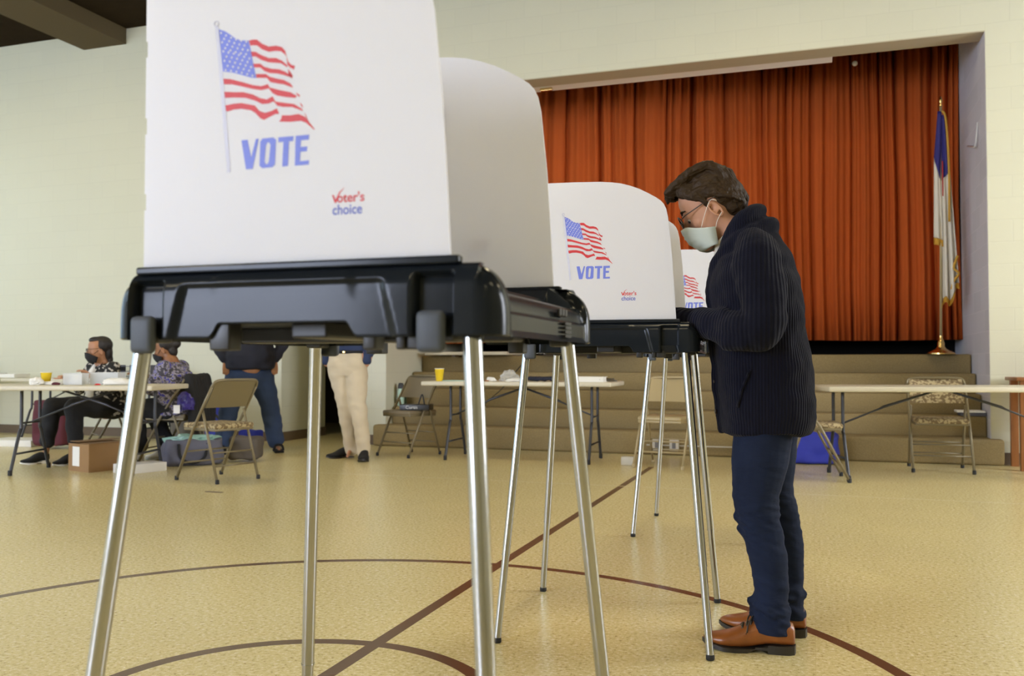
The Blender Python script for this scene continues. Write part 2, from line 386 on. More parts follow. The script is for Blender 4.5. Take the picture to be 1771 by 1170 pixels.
# ---------------------------------------------------------------- the room
CEIL = 5.2; KL, KR, DB = -15.0, 5.2, -16.0     # room limits in the wall frame
K0, K1, K2 = -6.119, -6.374, -7.486            # stage opening left edge, pillar, doorway left edge
bm = bmesh.new()
vs = [bm.verts.new(W(k, d)) for k, d in ((KL, DB), (KR, DB), (KR, 0.0), (K1, 0.0), (K1, 3.2), (K2-1.5, 3.2), (K2-1.5, 1.0), (K2, 1.0), (K2, 0.0), (KL, 0.0))]
f = bm.faces.new(vs); bmesh.ops.triangulate(bm, faces=[f])
g = bmesh.ops.extrude_face_region(bm, geom=list(bm.faces)); 
bmesh.ops.translate(bm, vec=(0, 0, -0.1), verts=[v for v in g['geom'] if isinstance(v, bmesh.types.BMVert)])
bmesh.ops.recalc_face_normals(bm, faces=bm.faces)
struct(obj('floor', bm, MM['floor']), 'tan speckled vinyl tile floor with brown court lines')

def wall_obj(name, boxes, m, label=None):
    bm = bmesh.new()
    for lo, hi in boxes: box2(bm, lo, hi)
    o = obj(name, bm, m); place(o, W(0, 0), TH); return struct(o, label)
T = 0.30
wall_obj('wall_front', [((KL, 0, 0), (K2, T, CEIL)), ((K2, 0, 2.15), (K1, T, CEIL)), ((K1, 0, 0), (K0, T, CEIL)),
                        ((K0, 0, 4.0), (0, T-0.02, CEIL)), ((0, 0, 0), (KR, T, CEIL))], MM['block'],
         'cream painted concrete block wall around the stage opening')
wall_obj('wall_corridor', [((K2-0.2, T, 0), (K2, 1.0, 2.6)), ((K1, T, 0), (K1+0.18, 3.2, 2.6))], MM['block_y'], 'cream block sides of the doorway recess')
# the recess faces inside the wall thickness, coursed along their own depth
wall_obj('wall_corridor', [((K2-0.001, 0.004, 0), (K2+0.004, 1.0, 2.15))], MM['block_y'], 'cream block left side of the doorway')
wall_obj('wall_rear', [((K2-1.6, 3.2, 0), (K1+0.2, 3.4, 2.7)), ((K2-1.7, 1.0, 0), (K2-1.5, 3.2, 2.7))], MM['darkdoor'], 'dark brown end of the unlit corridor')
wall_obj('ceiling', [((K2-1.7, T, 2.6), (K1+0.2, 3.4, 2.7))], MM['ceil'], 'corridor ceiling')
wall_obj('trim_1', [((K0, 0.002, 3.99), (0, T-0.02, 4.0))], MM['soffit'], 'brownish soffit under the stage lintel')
# jambs
wall_obj('wall_jamb', [((0, T, 0), (0.25, 2.1, CEIL)), ((-0.004, 0.004, 0), (0.001, T, 4.0))], MM['greyblock'], 'bare grey block jamb at the right side of the stage')
wall_obj('wall_jamb', [((K0-0.20, T, 0), (K0, 2.1, CEIL)), ((K0-0.001, 0.004, 0), (K0+0.004, T, 4.0))], MM['block_y'], 'painted block jamb at the left side of the stage')
wall_obj('wall_backstage', [((K0-0.3, 4.0, 0), (0.4, 4.2, CEIL)), ((K0-0.3, 2.1, 0), (K0-0.2, 4.0, CEIL)), ((0.25, 2.1, 0), (0.4, 4.0, CEIL)),
                            ((K0-0.3, T, CEIL), (0.4, 4.2, CEIL+0.1))], MM['dark'], 'dark backstage walls')
wall_obj('wall_left', [((KL-0.3, DB, 0), (KL, 0.3, 1.2)), ((KL-0.3, DB, 4.3), (KL, 0.3, CEIL)), ((KL-0.3, -1.2, 1.2), (KL, 0.3, 4.3)),
                       ((KL-0.3, -4.8, 1.2), (KL, -4.2, 4.3)), ((KL-0.3, -8.4, 1.2), (KL, -7.8, 4.3)), ((KL-0.3, DB, 1.2), (KL, -11.4, 4.3))], MM['block_y'])
wall_obj('wall_right', [((KR, DB, 0), (KR+0.3, 0.3, 1.2)), ((KR, DB, 4.3), (KR+0.3, 0.3, CEIL)), ((KR, -1.4, 1.2), (KR+0.3, 0.3, 4.3)), ((KR, DB, 1.2), (KR+0.3, -4.4, 4.3))], MM['block_y'])
wall_obj('wall_back', [((KL, DB-0.3, 0), (KR, DB, 1.0)), ((KL, DB-0.3, 4.4), (KR, DB, CEIL)), ((KL, DB-0.3, 1.0), (-13.2, DB, 4.4)), ((-6.2, DB-0.3, 1.0), (KR, DB, 4.4)),
                       ((-9.9, DB-0.3, 1.0), (-9.6, DB, 4.4))], MM['block'])
wall_obj('ceiling', [((KL-0.3, DB-0.3, CEIL), (KR+0.3, T, CEIL+0.1))], MM['ceil'], 'dark brown ceiling')
def window(n, lo, hi, pm, along):
    lo = Vector(lo); hi = Vector(hi); c = (lo+hi)/2
    bm = bmesh.new(); t = 0.07
    if along == 'x':
        for z in (lo.z+t/2, hi.z-t/2, c.z): bx(bm, (c.x, c.y, z), (hi.x-lo.x, 0.12, t))
        for x in (lo.x+t/2, hi.x-t/2, c.x): bx(bm, (x, c.y, c.z), (t, 0.12, hi.z-lo.z))
    else:
        for z in (lo.z+t/2, hi.z-t/2, c.z): bx(bm, (c.x, c.y, z), (0.12, hi.y-lo.y, t))
        for y in (lo.y+t/2, hi.y-t/2, c.y): bx(bm, (c.x, y, c.z), (0.12, t, hi.z-lo.z))
    f = obj('window_%d' % n, bm, MM['white_paint']); place(f, W(0, 0), TH); struct(f)
    bm = bmesh.new()
    if along == 'x': box2(bm, (lo.x+t, c.y-0.01, lo.z+t), (hi.x-t, c.y+0.01, hi.z-t))
    else: box2(bm, (c.x-0.01, lo.y+t, lo.z+t), (c.x+0.01, hi.y-t, hi.z-t))
    obj('pane', bm, pm, f)
window(1, (KL-0.3, -4.2, 1.2), (KL, -1.2, 4.3), MM['win_l'], 'y')
window(2, (KL-0.3, -7.8, 1.2), (KL, -4.8, 4.3), MM['win_l'], 'y')
window(3, (KL-0.3, -11.4, 1.2), (KL, -8.4, 4.3), MM['win_l'], 'y')
window(4, (KR, -4.4, 1.2), (KR+0.3, -1.4, 4.3), MM['win_r'], 'y')
window(5, (-13.2, DB-0.3, 1.0), (-9.9, DB, 4.4), MM['win_b'], 'x')
window(6, (-9.6, DB-0.3, 1.0), (-6.2, DB, 4.4), MM['win_b'], 'x')
# ceiling beams running towards the room
bs = [(-10.51+0.02, -9.81), (-10.51-4.6, -9.81-4.6), (-4.6, -3.9), (1.3, 2.0)]
for i, (a, b_) in enumerate(bs):
    if a < KL: continue
    o = obj('trim_beam', B(box2, (a, DB, CEIL-0.20), (b_, 0.0, CEIL)), MM['beam']); place(o, W(0, 0), TH); struct(o, 'brown ceiling beam')
for i in range(5):
    y = -1.6 - i*1.4
    o = obj('trim_joist', B(box2, (KL, y-0.06, CEIL-0.09), (KR, y+0.06, CEIL)), MM['ceil']); place(o, W(0, 0), TH); struct(o, 'dark ceiling joist')
# baseboards
def bb(name, boxes):
    bm = bmesh.new()
    for lo, hi in boxes: box2(bm, lo, hi)
    o = obj(name, bm, MM['basebrown']); place(o, W(0, 0), TH); struct(o, 'brown rubber baseboard')
bb('baseboard_front', [((KL, -0.012, 0), (K2, 0, 0.11)), ((K1, -0.012, 0), (K0, 0, 0.11)), ((0.0, -0.012, 0), (KR, 0, 0.11))])
bb('baseboard_corridor', [((K2+0.004, 0, 0), (K2+0.016, 1.0, 0.11)), ((K1-0.012, 0, 0), (K1, 3.2, 0.11))])

# ceiling lights
proto = None
n = 0
for k in (-12.3, -7.2, -2.0, 3.3):
    for d in (-3.0, -8.0, -13.0):
        if proto is None:
            t = thing('ceiling_light', 'x', 'light')
            obj('housing', B(box2, (-0.32, -0.65, 0.03), (0.32, 0.65, 0.14), bevel=0.015), MM['white_paint'], t)
            obj('diffuser', B(box2, (-0.28, -0.60, 0.0), (0.28, 0.60, 0.031)), MM['lamp'], t)
            obj('hanger', B(box2, (-0.02, -0.4, 0.14), (0.02, 0.4, 0.30)), MM['white_paint'], t)
            proto = t
        else: t = copy_tree(proto)
        place(t, W(k, d, CEIL-0.30), TH); t['group'] = 'ceiling lights'; t['label'] = 'white rectangular ceiling light hanging under the dark ceiling'

# stage steps and stage floor
bm = bmesh.new()
RZ = [0.235, 0.43, 0.625, 0.82, 1.015]; TR = 0.275; D0 = -0.13
prof = [(D0, 0.0)]
for i, z in enumerate(RZ):
    d = D0 + i*TR
    prof.append((d, z-0.05)); prof.append((d-0.012, z-0.035)); prof.append((d-0.012, z-0.012)); prof.append((d, z))
    prof.append((d+TR-0.004 if i < 4 else 4.0, z))
prof.append((4.0, 0.0))
def carpet_step(bm, i):
    z = RZ[i]; d = D0 + i*TR; e = 4.0 if i == 4 else d+TR+0.02; z0 = 0 if i == 0 else RZ[i-1]-0.01
    l, r = (K0-0.10, 0.09) if i == 0 else (K0+0.006, -0.006)
    if i == 0:
        box2(bm, (l, d, 0), (r, -0.002, z), bevel=0.03); box2(bm, (K0+0.006, -0.05, 0), (-0.006, e, z-0.001), bevel=0.0)
    else: box2(bm, (l, d, z0), (r, e, z), bevel=0.022)
for i in range(5): carpet_step(bm, i)
o = obj('stage_steps', bm, MM['carpet'], auto=40); place(o, W(0, 0), TH); struct(o, 'taupe carpeted steps rising to the stage')

# curtain
t = thing('stage_curtain', 'rust red pleated stage curtain hanging across the whole stage', 'curtain', W(0, 0), TH)
bm = bmesh.new(); rnd = random.Random(3)
k = K0-0.02; pts = []
while k < -0.02:
    wd = min(rnd.choice([0.16, 0.22, 0.30, 0.38, 0.44, 0.26]), -k+0.001); a_ = rnd.uniform(0.11, 0.15); q1, q2, f1_ = rnd.uniform(0, 6), rnd.uniform(0, 6), rnd.uniform(1.4, 2.6)
    nn = max(10, int(wd/0.012))
    for j in range(nn):
        s_ = j/nn
        env = 1-abs(2*s_-1)**7
        pts.append((k+wd*s_, -a_*env - env*0.032*math.sin(s_*2*math.pi*f1_+q1) - env*0.018*math.sin(s_*2*math.pi*f1_*2.3+q2)))
    k += wd
pts.append((0.0, 0))
zl = [1.18, 1.9, 2.7, 3.5, 4.5]
rs = []
for z in zl:
    r = []
    for i, (x, y) in enumerate(pts):
        r.append(Vector((x+0.010*math.sin(z*1.7+i*0.05), 1.66+y*(1.15-0.10*z)+0.02*math.sin(x*5.1+z), z + (0.008*math.sin(x*2.3) if z < 1.3 else 0))))
    rs.append(r)
rings(bm, rs, close=False, capa=False, capb=False)
c = obj('drape', bm, MM['curtain'], t, smooth=True)
md = c.modifiers.new('s', 'SOLIDIFY'); md.thickness = 0.006
obj('curtain_track', B(box2, (K0, 1.60, 4.5), (0.0, 1.72, 4.56)), MM['dark'], t)
# projection screen case under the lintel
t = thing('screen_case', 'long white projection screen case mounted under the stage lintel', 'projection screen', W(0, 0), TH)
bm = bmesh.new(); prism(bm, [(0.36, 4.02), (0.36, 4.13), (0.55, 4.13), (0.62, 4.055), (0.55, 4.02)], 4.75, Matrix.Translation((K0+0.05, 0, 0)) @ Matrix(((0, 0, 1, 0), (1, 0, 0, 0), (0, 1, 0, 0), (0, 0, 0, 1))))
obj('case', bm, MM['case_white'], t)
obj('pull_handle', B(box2, (-4.42, 0.42, 3.99), (-4.28, 0.46, 4.02), bevel=0.005), MM['brass'], t, label='small brass pull handle')
tag(obj('curtain_knob', B(ball, W(-1.06, 1.45, 4.27), 0.03), MM['white_paint'], smooth=True), 'small white round ball on the dark rigging at the top of the curtain', 'knob')
# hook on the jamb
bm = bmesh.new(); tube(bm, [W(-0.005, 0.42, 3.25), W(-0.02, 0.42, 3.06), W(-0.03, 0.45, 3.02), W(-0.03, 0.85, 3.12)], 0.009, 8)
tag(obj('wall_hook', bm, MM['white_paint'], smooth=True), 'thin white metal hook fixed on the grey block jamb', 'hook')
# ---------------------------------------------------------------- voting booths (local x = towards the voter, y = away from the lens side)
G_canton=[(-0.1322,1.4141),(-0.1217,1.4101),(-0.1135,1.4049),(-0.1037,1.3974),(-0.094,1.3932),(-0.0802,1.3913),(-0.0745,1.3672),(-0.0669,1.3347),(-0.0758,1.3364),(-0.0918,1.3419),(-0.108,1.3472),(-0.1237,1.3502),(-0.1279,1.3814)]
G_stripes=[[(-0.0795,1.3912),(-0.0731,1.3919),(-0.0661,1.3911),(-0.0572,1.384),(-0.0461,1.3786),(-0.0336,1.3786),(-0.0242,1.3754),(-0.0188,1.3693),(-0.0163,1.3608),(-0.0194,1.3645),(-0.0257,1.3695),(-0.0351,1.3711),(-0.046,1.3709),(-0.0571,1.3757),(-0.066,1.3825),(-0.0731,1.3836),(-0.0772,1.3835)],[(-0.0163,1.3608),(-0.0137,1.353),(-0.0084,1.3478),(-0.0026,1.3458),(-0.0044,1.3408),(-0.01,1.3439),(-0.0149,1.349)],[(-0.0762,1.3748),(-0.0682,1.3734),(-0.0586,1.3676),(-0.0459,1.3619),(-0.0334,1.3605),(-0.024,1.3557),(-0.0149,1.3479),(-0.0152,1.3452),(-0.0255,1.352),(-0.0349,1.3538),(-0.0459,1.3556),(-0.0585,1.3605),(-0.0681,1.3665),(-0.0742,1.3671)],[(-0.0137,1.3426),(-0.0059,1.332),(-0.0074,1.3284),(-0.013,1.3338)],[(-0.0722,1.3564),(-0.0601,1.3551),(-0.0531,1.3497),(-0.0411,1.3457),(-0.0286,1.3436),(-0.0177,1.3387),(-0.0083,1.332),(-0.0061,1.3285),(-0.0207,1.3346),(-0.0316,1.3377),(-0.0442,1.3398),(-0.053,1.3434),(-0.06,1.3494),(-0.0702,1.3507)],[(-0.0676,1.3408),(-0.0505,1.339),(-0.0441,1.3343),(-0.0316,1.3303),(-0.0207,1.3273),(-0.0098,1.3213),(-0.0051,1.3146),(-0.0113,1.3171),(-0.0206,1.321),(-0.0315,1.3234),(-0.0425,1.3262),(-0.0488,1.3331),(-0.0662,1.3351)],[(-0.1232,1.3395),(-0.1112,1.3377),(-0.0917,1.3316),(-0.0725,1.325),(-0.0582,1.322),(-0.0472,1.3239),(-0.044,1.3187),(-0.0283,1.3136),(-0.0097,1.3085),(0.0011,1.3021),(-0.0019,1.2997),(-0.0158,1.302),(-0.0314,1.3057),(-0.0392,1.31),(-0.0455,1.3174),(-0.0581,1.3162),(-0.0724,1.3192),(-0.0917,1.325),(-0.1078,1.3296),(-0.1218,1.331)],[(-0.0004,1.3071),(0.0057,1.303),(0.0051,1.3001),(0.0014,1.3037)],[(-0.1214,1.3198),(-0.1045,1.3176),(-0.0884,1.3161),(-0.0724,1.3112),(-0.0596,1.3045),(-0.0485,1.3018),(-0.0392,1.3053),(-0.0344,1.2973),(-0.0188,1.2939),(-0.0034,1.2909),(0.009,1.283),(0.0114,1.2793),(0.0028,1.283),(-0.0064,1.2868),(-0.0219,1.2885),(-0.0312,1.291),(-0.0375,1.2981),(-0.0454,1.2955),(-0.0564,1.2957),(-0.0691,1.3021),(-0.0851,1.3075),(-0.1044,1.3098),(-0.12,1.3107)],[(0.0064,1.2921),(0.0098,1.2883),(0.0111,1.2836),(0.0077,1.288)],[(-0.1189,1.2995),(-0.1043,1.3007),(-0.0914,1.3003),(-0.0786,1.2972),(-0.069,1.2947),(-0.061,1.286),(-0.0515,1.2824),(-0.0405,1.2842),(-0.0318,1.2872),(-0.028,1.279),(-0.0343,1.2792),(-0.0405,1.2771),(-0.053,1.2724),(-0.0593,1.2751),(-0.0673,1.2833),(-0.0753,1.2884),(-0.0913,1.292),(-0.1042,1.2921),(-0.1155,1.29),(-0.1178,1.2911)],[(-0.0233,1.2764),(-0.0094,1.2752),(0.0044,1.2758),(0.0136,1.2713),(0.0188,1.2668),(0.0213,1.2625),(0.0305,1.2516),(0.0286,1.2517),(0.0167,1.2618),(0.0076,1.2658),(-0.0093,1.2657),(-0.0279,1.2675),(-0.0242,1.2718)],[(0.0136,1.2766),(0.0157,1.2738),(0.0188,1.267),(0.0161,1.27)]]
G_pole=[(-0.1379,1.4195),(-0.1339,1.4191),(-0.1309,1.4139),(-0.1091,1.2016),(-0.111,1.1995),(-0.1149,1.1998)]
G_vote=[[(-0.0909,1.2453),(-0.0806,1.2456),(-0.0743,1.219),(-0.0666,1.2453),(-0.0619,1.2458),(-0.0713,1.2023),(-0.0828,1.2023)],[(-0.029,1.2448),(-0.0039,1.2447),(-0.0045,1.2377),(-0.0113,1.2377),(-0.0128,1.2026),(-0.0221,1.2022),(-0.0205,1.2379),(-0.0289,1.2377)],[(-0.0005,1.2447),(0.0214,1.2448),(0.0209,1.2378),(0.0081,1.2378),(0.0075,1.2281),(0.0185,1.2281),(0.0179,1.2214),(0.0073,1.2214),(0.0068,1.2077),(0.0211,1.2081),(0.0211,1.2022),(-0.0014,1.2021)]]
G_O_out=[(-0.059,1.2412),(-0.0553,1.2452),(-0.0371,1.2454),(-0.0327,1.2415),(-0.0342,1.206),(-0.0383,1.2025),(-0.0555,1.2021),(-0.06,1.2059)]
G_O_in=[(-0.0495,1.2388),(-0.042,1.2387),(-0.0443,1.2078),(-0.0515,1.2075)]
G_stars=[(-0.1276,1.408),(-0.1188,1.4032),(-0.11,1.3989),(-0.1013,1.3953),(-0.0926,1.3925),(-0.0839,1.3901),(-0.1221,1.3985),(-0.1132,1.394),(-0.1044,1.3902),(-0.0956,1.3871),(-0.0869,1.3847),(-0.1255,1.3937),(-0.1165,1.3892),(-0.1076,1.3852),(-0.0987,1.3818),(-0.0899,1.3792),(-0.0811,1.377),(-0.1199,1.3844),(-0.1109,1.3802),(-0.1019,1.3766),(-0.093,1.3738),(-0.0841,1.3715),(-0.1233,1.38),(-0.1142,1.3774),(-0.1052,1.3747),(-0.0962,1.3716),(-0.0872,1.3681),(-0.0783,1.3645),(-0.1177,1.3717),(-0.1085,1.3692),(-0.0995,1.3664),(-0.0904,1.3632),(-0.0814,1.3597),(-0.1212,1.3658),(-0.112,1.3635),(-0.1028,1.361),(-0.0937,1.3581),(-0.0846,1.3549),(-0.0755,1.3515),(-0.1155,1.3577),(-0.1062,1.3554),(-0.097,1.3528),(-0.0878,1.3499),(-0.0787,1.3467),(-0.119,1.3517),(-0.1097,1.3496),(-0.1004,1.3473),(-0.0911,1.3447),(-0.0819,1.3417),(-0.0727,1.3385)]
G_ball=[(-0.1359,1.4227)]
G_logo=[(0.0596,1.1557),(0.0626,1.1455),(0.0787,1.1651),(0.1081,1.145),(0.0597,1.1287),(0.1053,1.1274),(0.0605,1.1472),(0.0656,1.1474),(0.0641,1.1382)]

def tray_mesh():
    A, Bh, rc = 0.312, 0.272, 0.036
    # outline
    out = []
    def arc(cx, cy, a0):
        for i in range(14):
            a = a0 + math.pi/2*i/14; out.append((cx+rc*math.cos(a), cy+rc*math.sin(a), math.cos(a), math.sin(a)))
    def seg(x0, y0, x1, y1, nx, ny):
        L = math.hypot(x1-x0, y1-y0); n = int(L/0.004)
        for i in range(n): out.append((x0+(x1-x0)*i/n, y0+(y1-y0)*i/n, nx, ny))
    seg(-A+rc, -Bh, A-rc, -Bh, 0, -1); arc(A-rc, -Bh+rc, -math.pi/2)
    seg(A, -Bh+rc, A, Bh-rc, 1, 0); arc(A-rc, Bh-rc, 0)
    seg(A-rc, Bh, -A+rc, Bh, 0, 1); arc(-A+rc, Bh-rc, math.pi/2)
    seg(-A, Bh-rc, -A, -Bh+rc, -1, 0); arc(-A+rc, -Bh+rc, math.pi)
    def ss(e0, e1, x):
        t = max(0, min(1, (x-e0)/(e1-e0))); return t*t*(3-2*t)
    prof = [(0.0, 0.003), (0.02, 0.0), (0.1, 0.0), (0.2, 0.0), (0.3, 0.0), (0.4, 0.0), (0.5, 0.0), (0.58, 0.0005), (0.66, 0.0015), (0.72, 0.003), (0.78, 0.006),
            (0.84, 0.011), (0.90, 0.019), (0.94, 0.027), (0.97, 0.036), (0.99, 0.046), (1.0, 0.056)]
    zb0, zt0 = 0.956, 1.056
    def lerp_prof(f):
        for (f0, i0), (f1, i1) in zip(prof, prof[1:]):
            if f <= f1: return i0+(i1-i0)*(f-f0)/(f1-f0)
        return prof[-1][1]
    prof = [(q, lerp_prof(q)) for q in [0.0, 0.01, 0.02]+[0.02+0.98*i/44 for i in range(1, 45)]]
    rs = []
    for f, ins in prof:
        r = []
        for x, y, nx, ny in out:
            dip = ss(0.226, 0.214, abs(y))*(1 if nx > 0.9 else 0)
            zt = zt0 - 0.038*dip
            front = abs(ny) > 0.98
            zb = zb0 + (0.021*ss(-0.140, -0.122, x)*ss(0.102, 0.084, x) if front else 0)
            z = zb + (zt-zb)*f
            g_ = max(0.0, (f-0.12)/0.88); i2 = (ins*(1-nx*nx)+nx*nx*max(ins, 0.060*(1-math.sqrt(max(0.0, 1-g_**3.2)))))*(1-0.75*dip)
            if front:
                i2 = max(i2*0.42, 0)
                # shallow recessed panel
                w1 = ss(-0.203, -0.190, x + (z-0.98)*-0.25)*ss(0.160, 0.147, x + (z-0.98)*0.25)*ss(1.038, 1.030, z)
                i2 += 0.0065*w1*ss(0.95, 0.80, f)
                for c in (-0.248, 0.2165):
                    i2 += 0.018*ss(0.030, 0.024, abs(x-c))*ss(1.046, 1.036, z)
            if nx > 0.9 and f > 0.0:
                i2 += 0.005*dip+0.003*ss(0.5, 0.58, f)*dip
            r.append(Vector((x-nx*i2, y-ny*i2, z)))
        rs.append(r)
    def inner(sc, z, dz=0):
        return [Vector((x*sc, y*sc, z - (0.036 if (x > 0.3 and abs(y) < 0.22 and dz) else 0))) for x, y, nx, ny in out]
    top = [inner(0.80, 1.055, 1), inner(0.78, 1.034), inner(0.5, 1.033), inner(0.02, 1.033)]
    bot = [inner(0.02, 0.980), inner(0.5, 0.980), inner(0.93, 0.980), inner(0.965, 0.979)]
    bm = bmesh.new(); rings(bm, bot + rs + top)
    bmesh.ops.recalc_face_normals(bm, faces=bm.faces)
    return bm
WING = [(-0.19, 1.531), (-0.10, 1.530), (-0.01, 1.527), (0.03, 1.523), (0.06, 1.518), (0.09, 1.509), (0.12, 1.497), (0.15, 1.481), (0.175, 1.466), (0.19, 1.455), (0.2, 1.443), (0.207, 1.428), (0.213, 1.40), (0.225, 1.28), (0.232, 1.17), (0.238, 1.055)]
def wing_mesh(y, teeth=True):
    zs = [(1.055, 1.152, 0), (1.152, 1.177, 1), (1.177, 1.268, 0), (1.268, 1.293, 1), (1.293, 1.386, 0), (1.386, 1.411, 1), (1.411, 1.50, 0)]
    poly = []
    for a, b, t in zs: poly += [(-0.2625+0.0028*t, a), (-0.2625+0.0028*t, b)]
    poly += [(-0.255, 1.526)]
    poly += WING
    bm = bmesh.new(); prism(bm, poly, 0.004, Matrix(((1, 0, 0, 0), (0, 0, 1, y), (0, 1, 0, 0), (0, 0, 0, 1))))
    return bm
def PM(h): return Matrix(((1, 0, 0, 0), (0, 0, -1, -0.2582-h), (0, 1, 0, 0), (0, 0, 0, 1)))
def text_mesh(s, width=None, size=0.03, bold=0.0):
    cu = bpy.data.curves.new('t', 'FONT'); cu.body = s; cu.size = size; cu.offset = bold; cu.extrude = 0
    o = bpy.data.objects.new('t', cu); COL.objects.link(o)
    dg = bpy.context.evaluated_depsgraph_get(); dg.update(); me = bpy.data.meshes.new_from_object(o.evaluated_get(dg))
    bpy.data.objects.remove(o); bpy.data.curves.remove(cu)
    xs = [v.co.x for v in me.vertices]; x0, x1 = min(xs), max(xs)
    k = (width/(x1-x0)) if width else 1.0
    for v in me.vertices: v.co.x = (v.co.x-x0)*k
    return me
def put_text(bm, s, width, size, M, bold=0.0):
    me = text_mesh(s, width, size, bold); me.transform(M); bm.from_mesh(me); bpy.data.meshes.remove(me)
def prints(parent):
    def pr(name, polys, m, h, label=None):
        bm = bmesh.new()
        for p in polys: prism(bm, p, 0.0003, PM(h))
        return obj(name, bm, m, parent, label=label)
    pr('flag_stripe', G_stripes, MM['p_red'], 0.0, 'printed waving red flag stripes')
    pr('flag_canton', [G_canton], MM['p_blue'], 0.0, 'printed blue flag canton')
    bm = bmesh.new()
    for a, z in G_stars:
        r = 0.0021; poly = [(a+(r if i % 2 == 0 else r*0.55)*math.sin(i*math.pi/5)*0.9, z+(r if i % 2 == 0 else r*0.55)*math.cos(i*math.pi/5)) for i in range(10)]
        prism(bm, poly, 0.0003, PM(0.0005))
    obj('flag_stars', bm, MM['p_white'], parent, label='printed white stars')
    bm = bmesh.new(); prism(bm, G_pole, 0.0003, PM(0.0))
    t = bmesh.new(); tube(t, [(G_ball[0][0]+0.0038*math.cos(a*math.pi/8), 0, G_ball[0][1]+0.0038*math.sin(a*math.pi/8)) for a in range(16)], 0.0007, 6, close=True)
    bmesh.ops.translate(t, vec=(0, -0.2583, 0), verts=t.verts); merge(bm, t)
    obj('flag_pole_print', bm, MM['p_lav'], parent, label='printed pale lavender flag pole')
    bm = bmesh.new()
    for p in G_vote: prism(bm, p, 0.0003, PM(0.0))
    # the O as a ring
    t = bmesh.new(); n = len(G_O_out)
    vo = [t.verts.new((a, -0.2585, z)) for a, z in G_O_out]
    q = G_O_in; inn = [q[0], ((q[0][0]*2+q[1][0])/3, q[0][1]), q[1], q[1], q[2], ((q[2][0]*2+q[3][0])/3, q[2][1]), q[3], q[3]]
    inn = [(q[0][0], q[0][1]-0.004), (q[0][0]+0.002, q[0][1]), (q[1][0]-0.002, q[1][1]), (q[1][0], q[1][1]-0.004), (q[2][0], q[2][1]+0.004), (q[2][0]-0.002, q[2][1]), (q[3][0]+0.002, q[3][1]), (q[3][0], q[3][1]+0.004)]
    vi = [t.verts.new((a, -0.2585, z)) for a, z in inn]
    for i in range(n): t.faces.new((vo[i], vo[(i+1) % n], vi[(i+1) % n], vi[i]))
    merge(bm, t)
    obj('vote_lettering', bm, MM['p_blue'], parent, label='blue VOTE lettering')
    # small logo: a tick shaped V, "oter's" and "choice"
    bm = bmesh.new(); MT = Matrix(((1, 0, 0, 0.0665), (0, 0, -1, -0.2586), (0, 1, 0, 1.1455), (0, 0, 0, 1)))
    prism(bm, [(0.0586, 1.1560), (0.0612, 1.1562), (0.0640, 1.1495), (0.0700, 1.1600), (0.0785, 1.1660), (0.0715, 1.1590), (0.0652, 1.1450), (0.0630, 1.1450)], 0.0003, PM(0.0))
    put_text(bm, "oter's", 0.0425, 0.0185, MT, 0.0003)
    obj('logo_lettering', bm, MM['p_red'], parent, label="small red Voter's lettering with a tick")
    bm = bmesh.new(); MT = Matrix(((1, 0, 0, 0.0597), (0, 0, -1, -0.2586), (0, 1, 0, 1.1285), (0, 0, 0, 1)))
    put_text(bm, "choice", 0.0460, 0.0195, MT, 0.0003)
    obj('logo_lettering', bm, MM['p_dblue'], parent, label='small blue choice lettering')

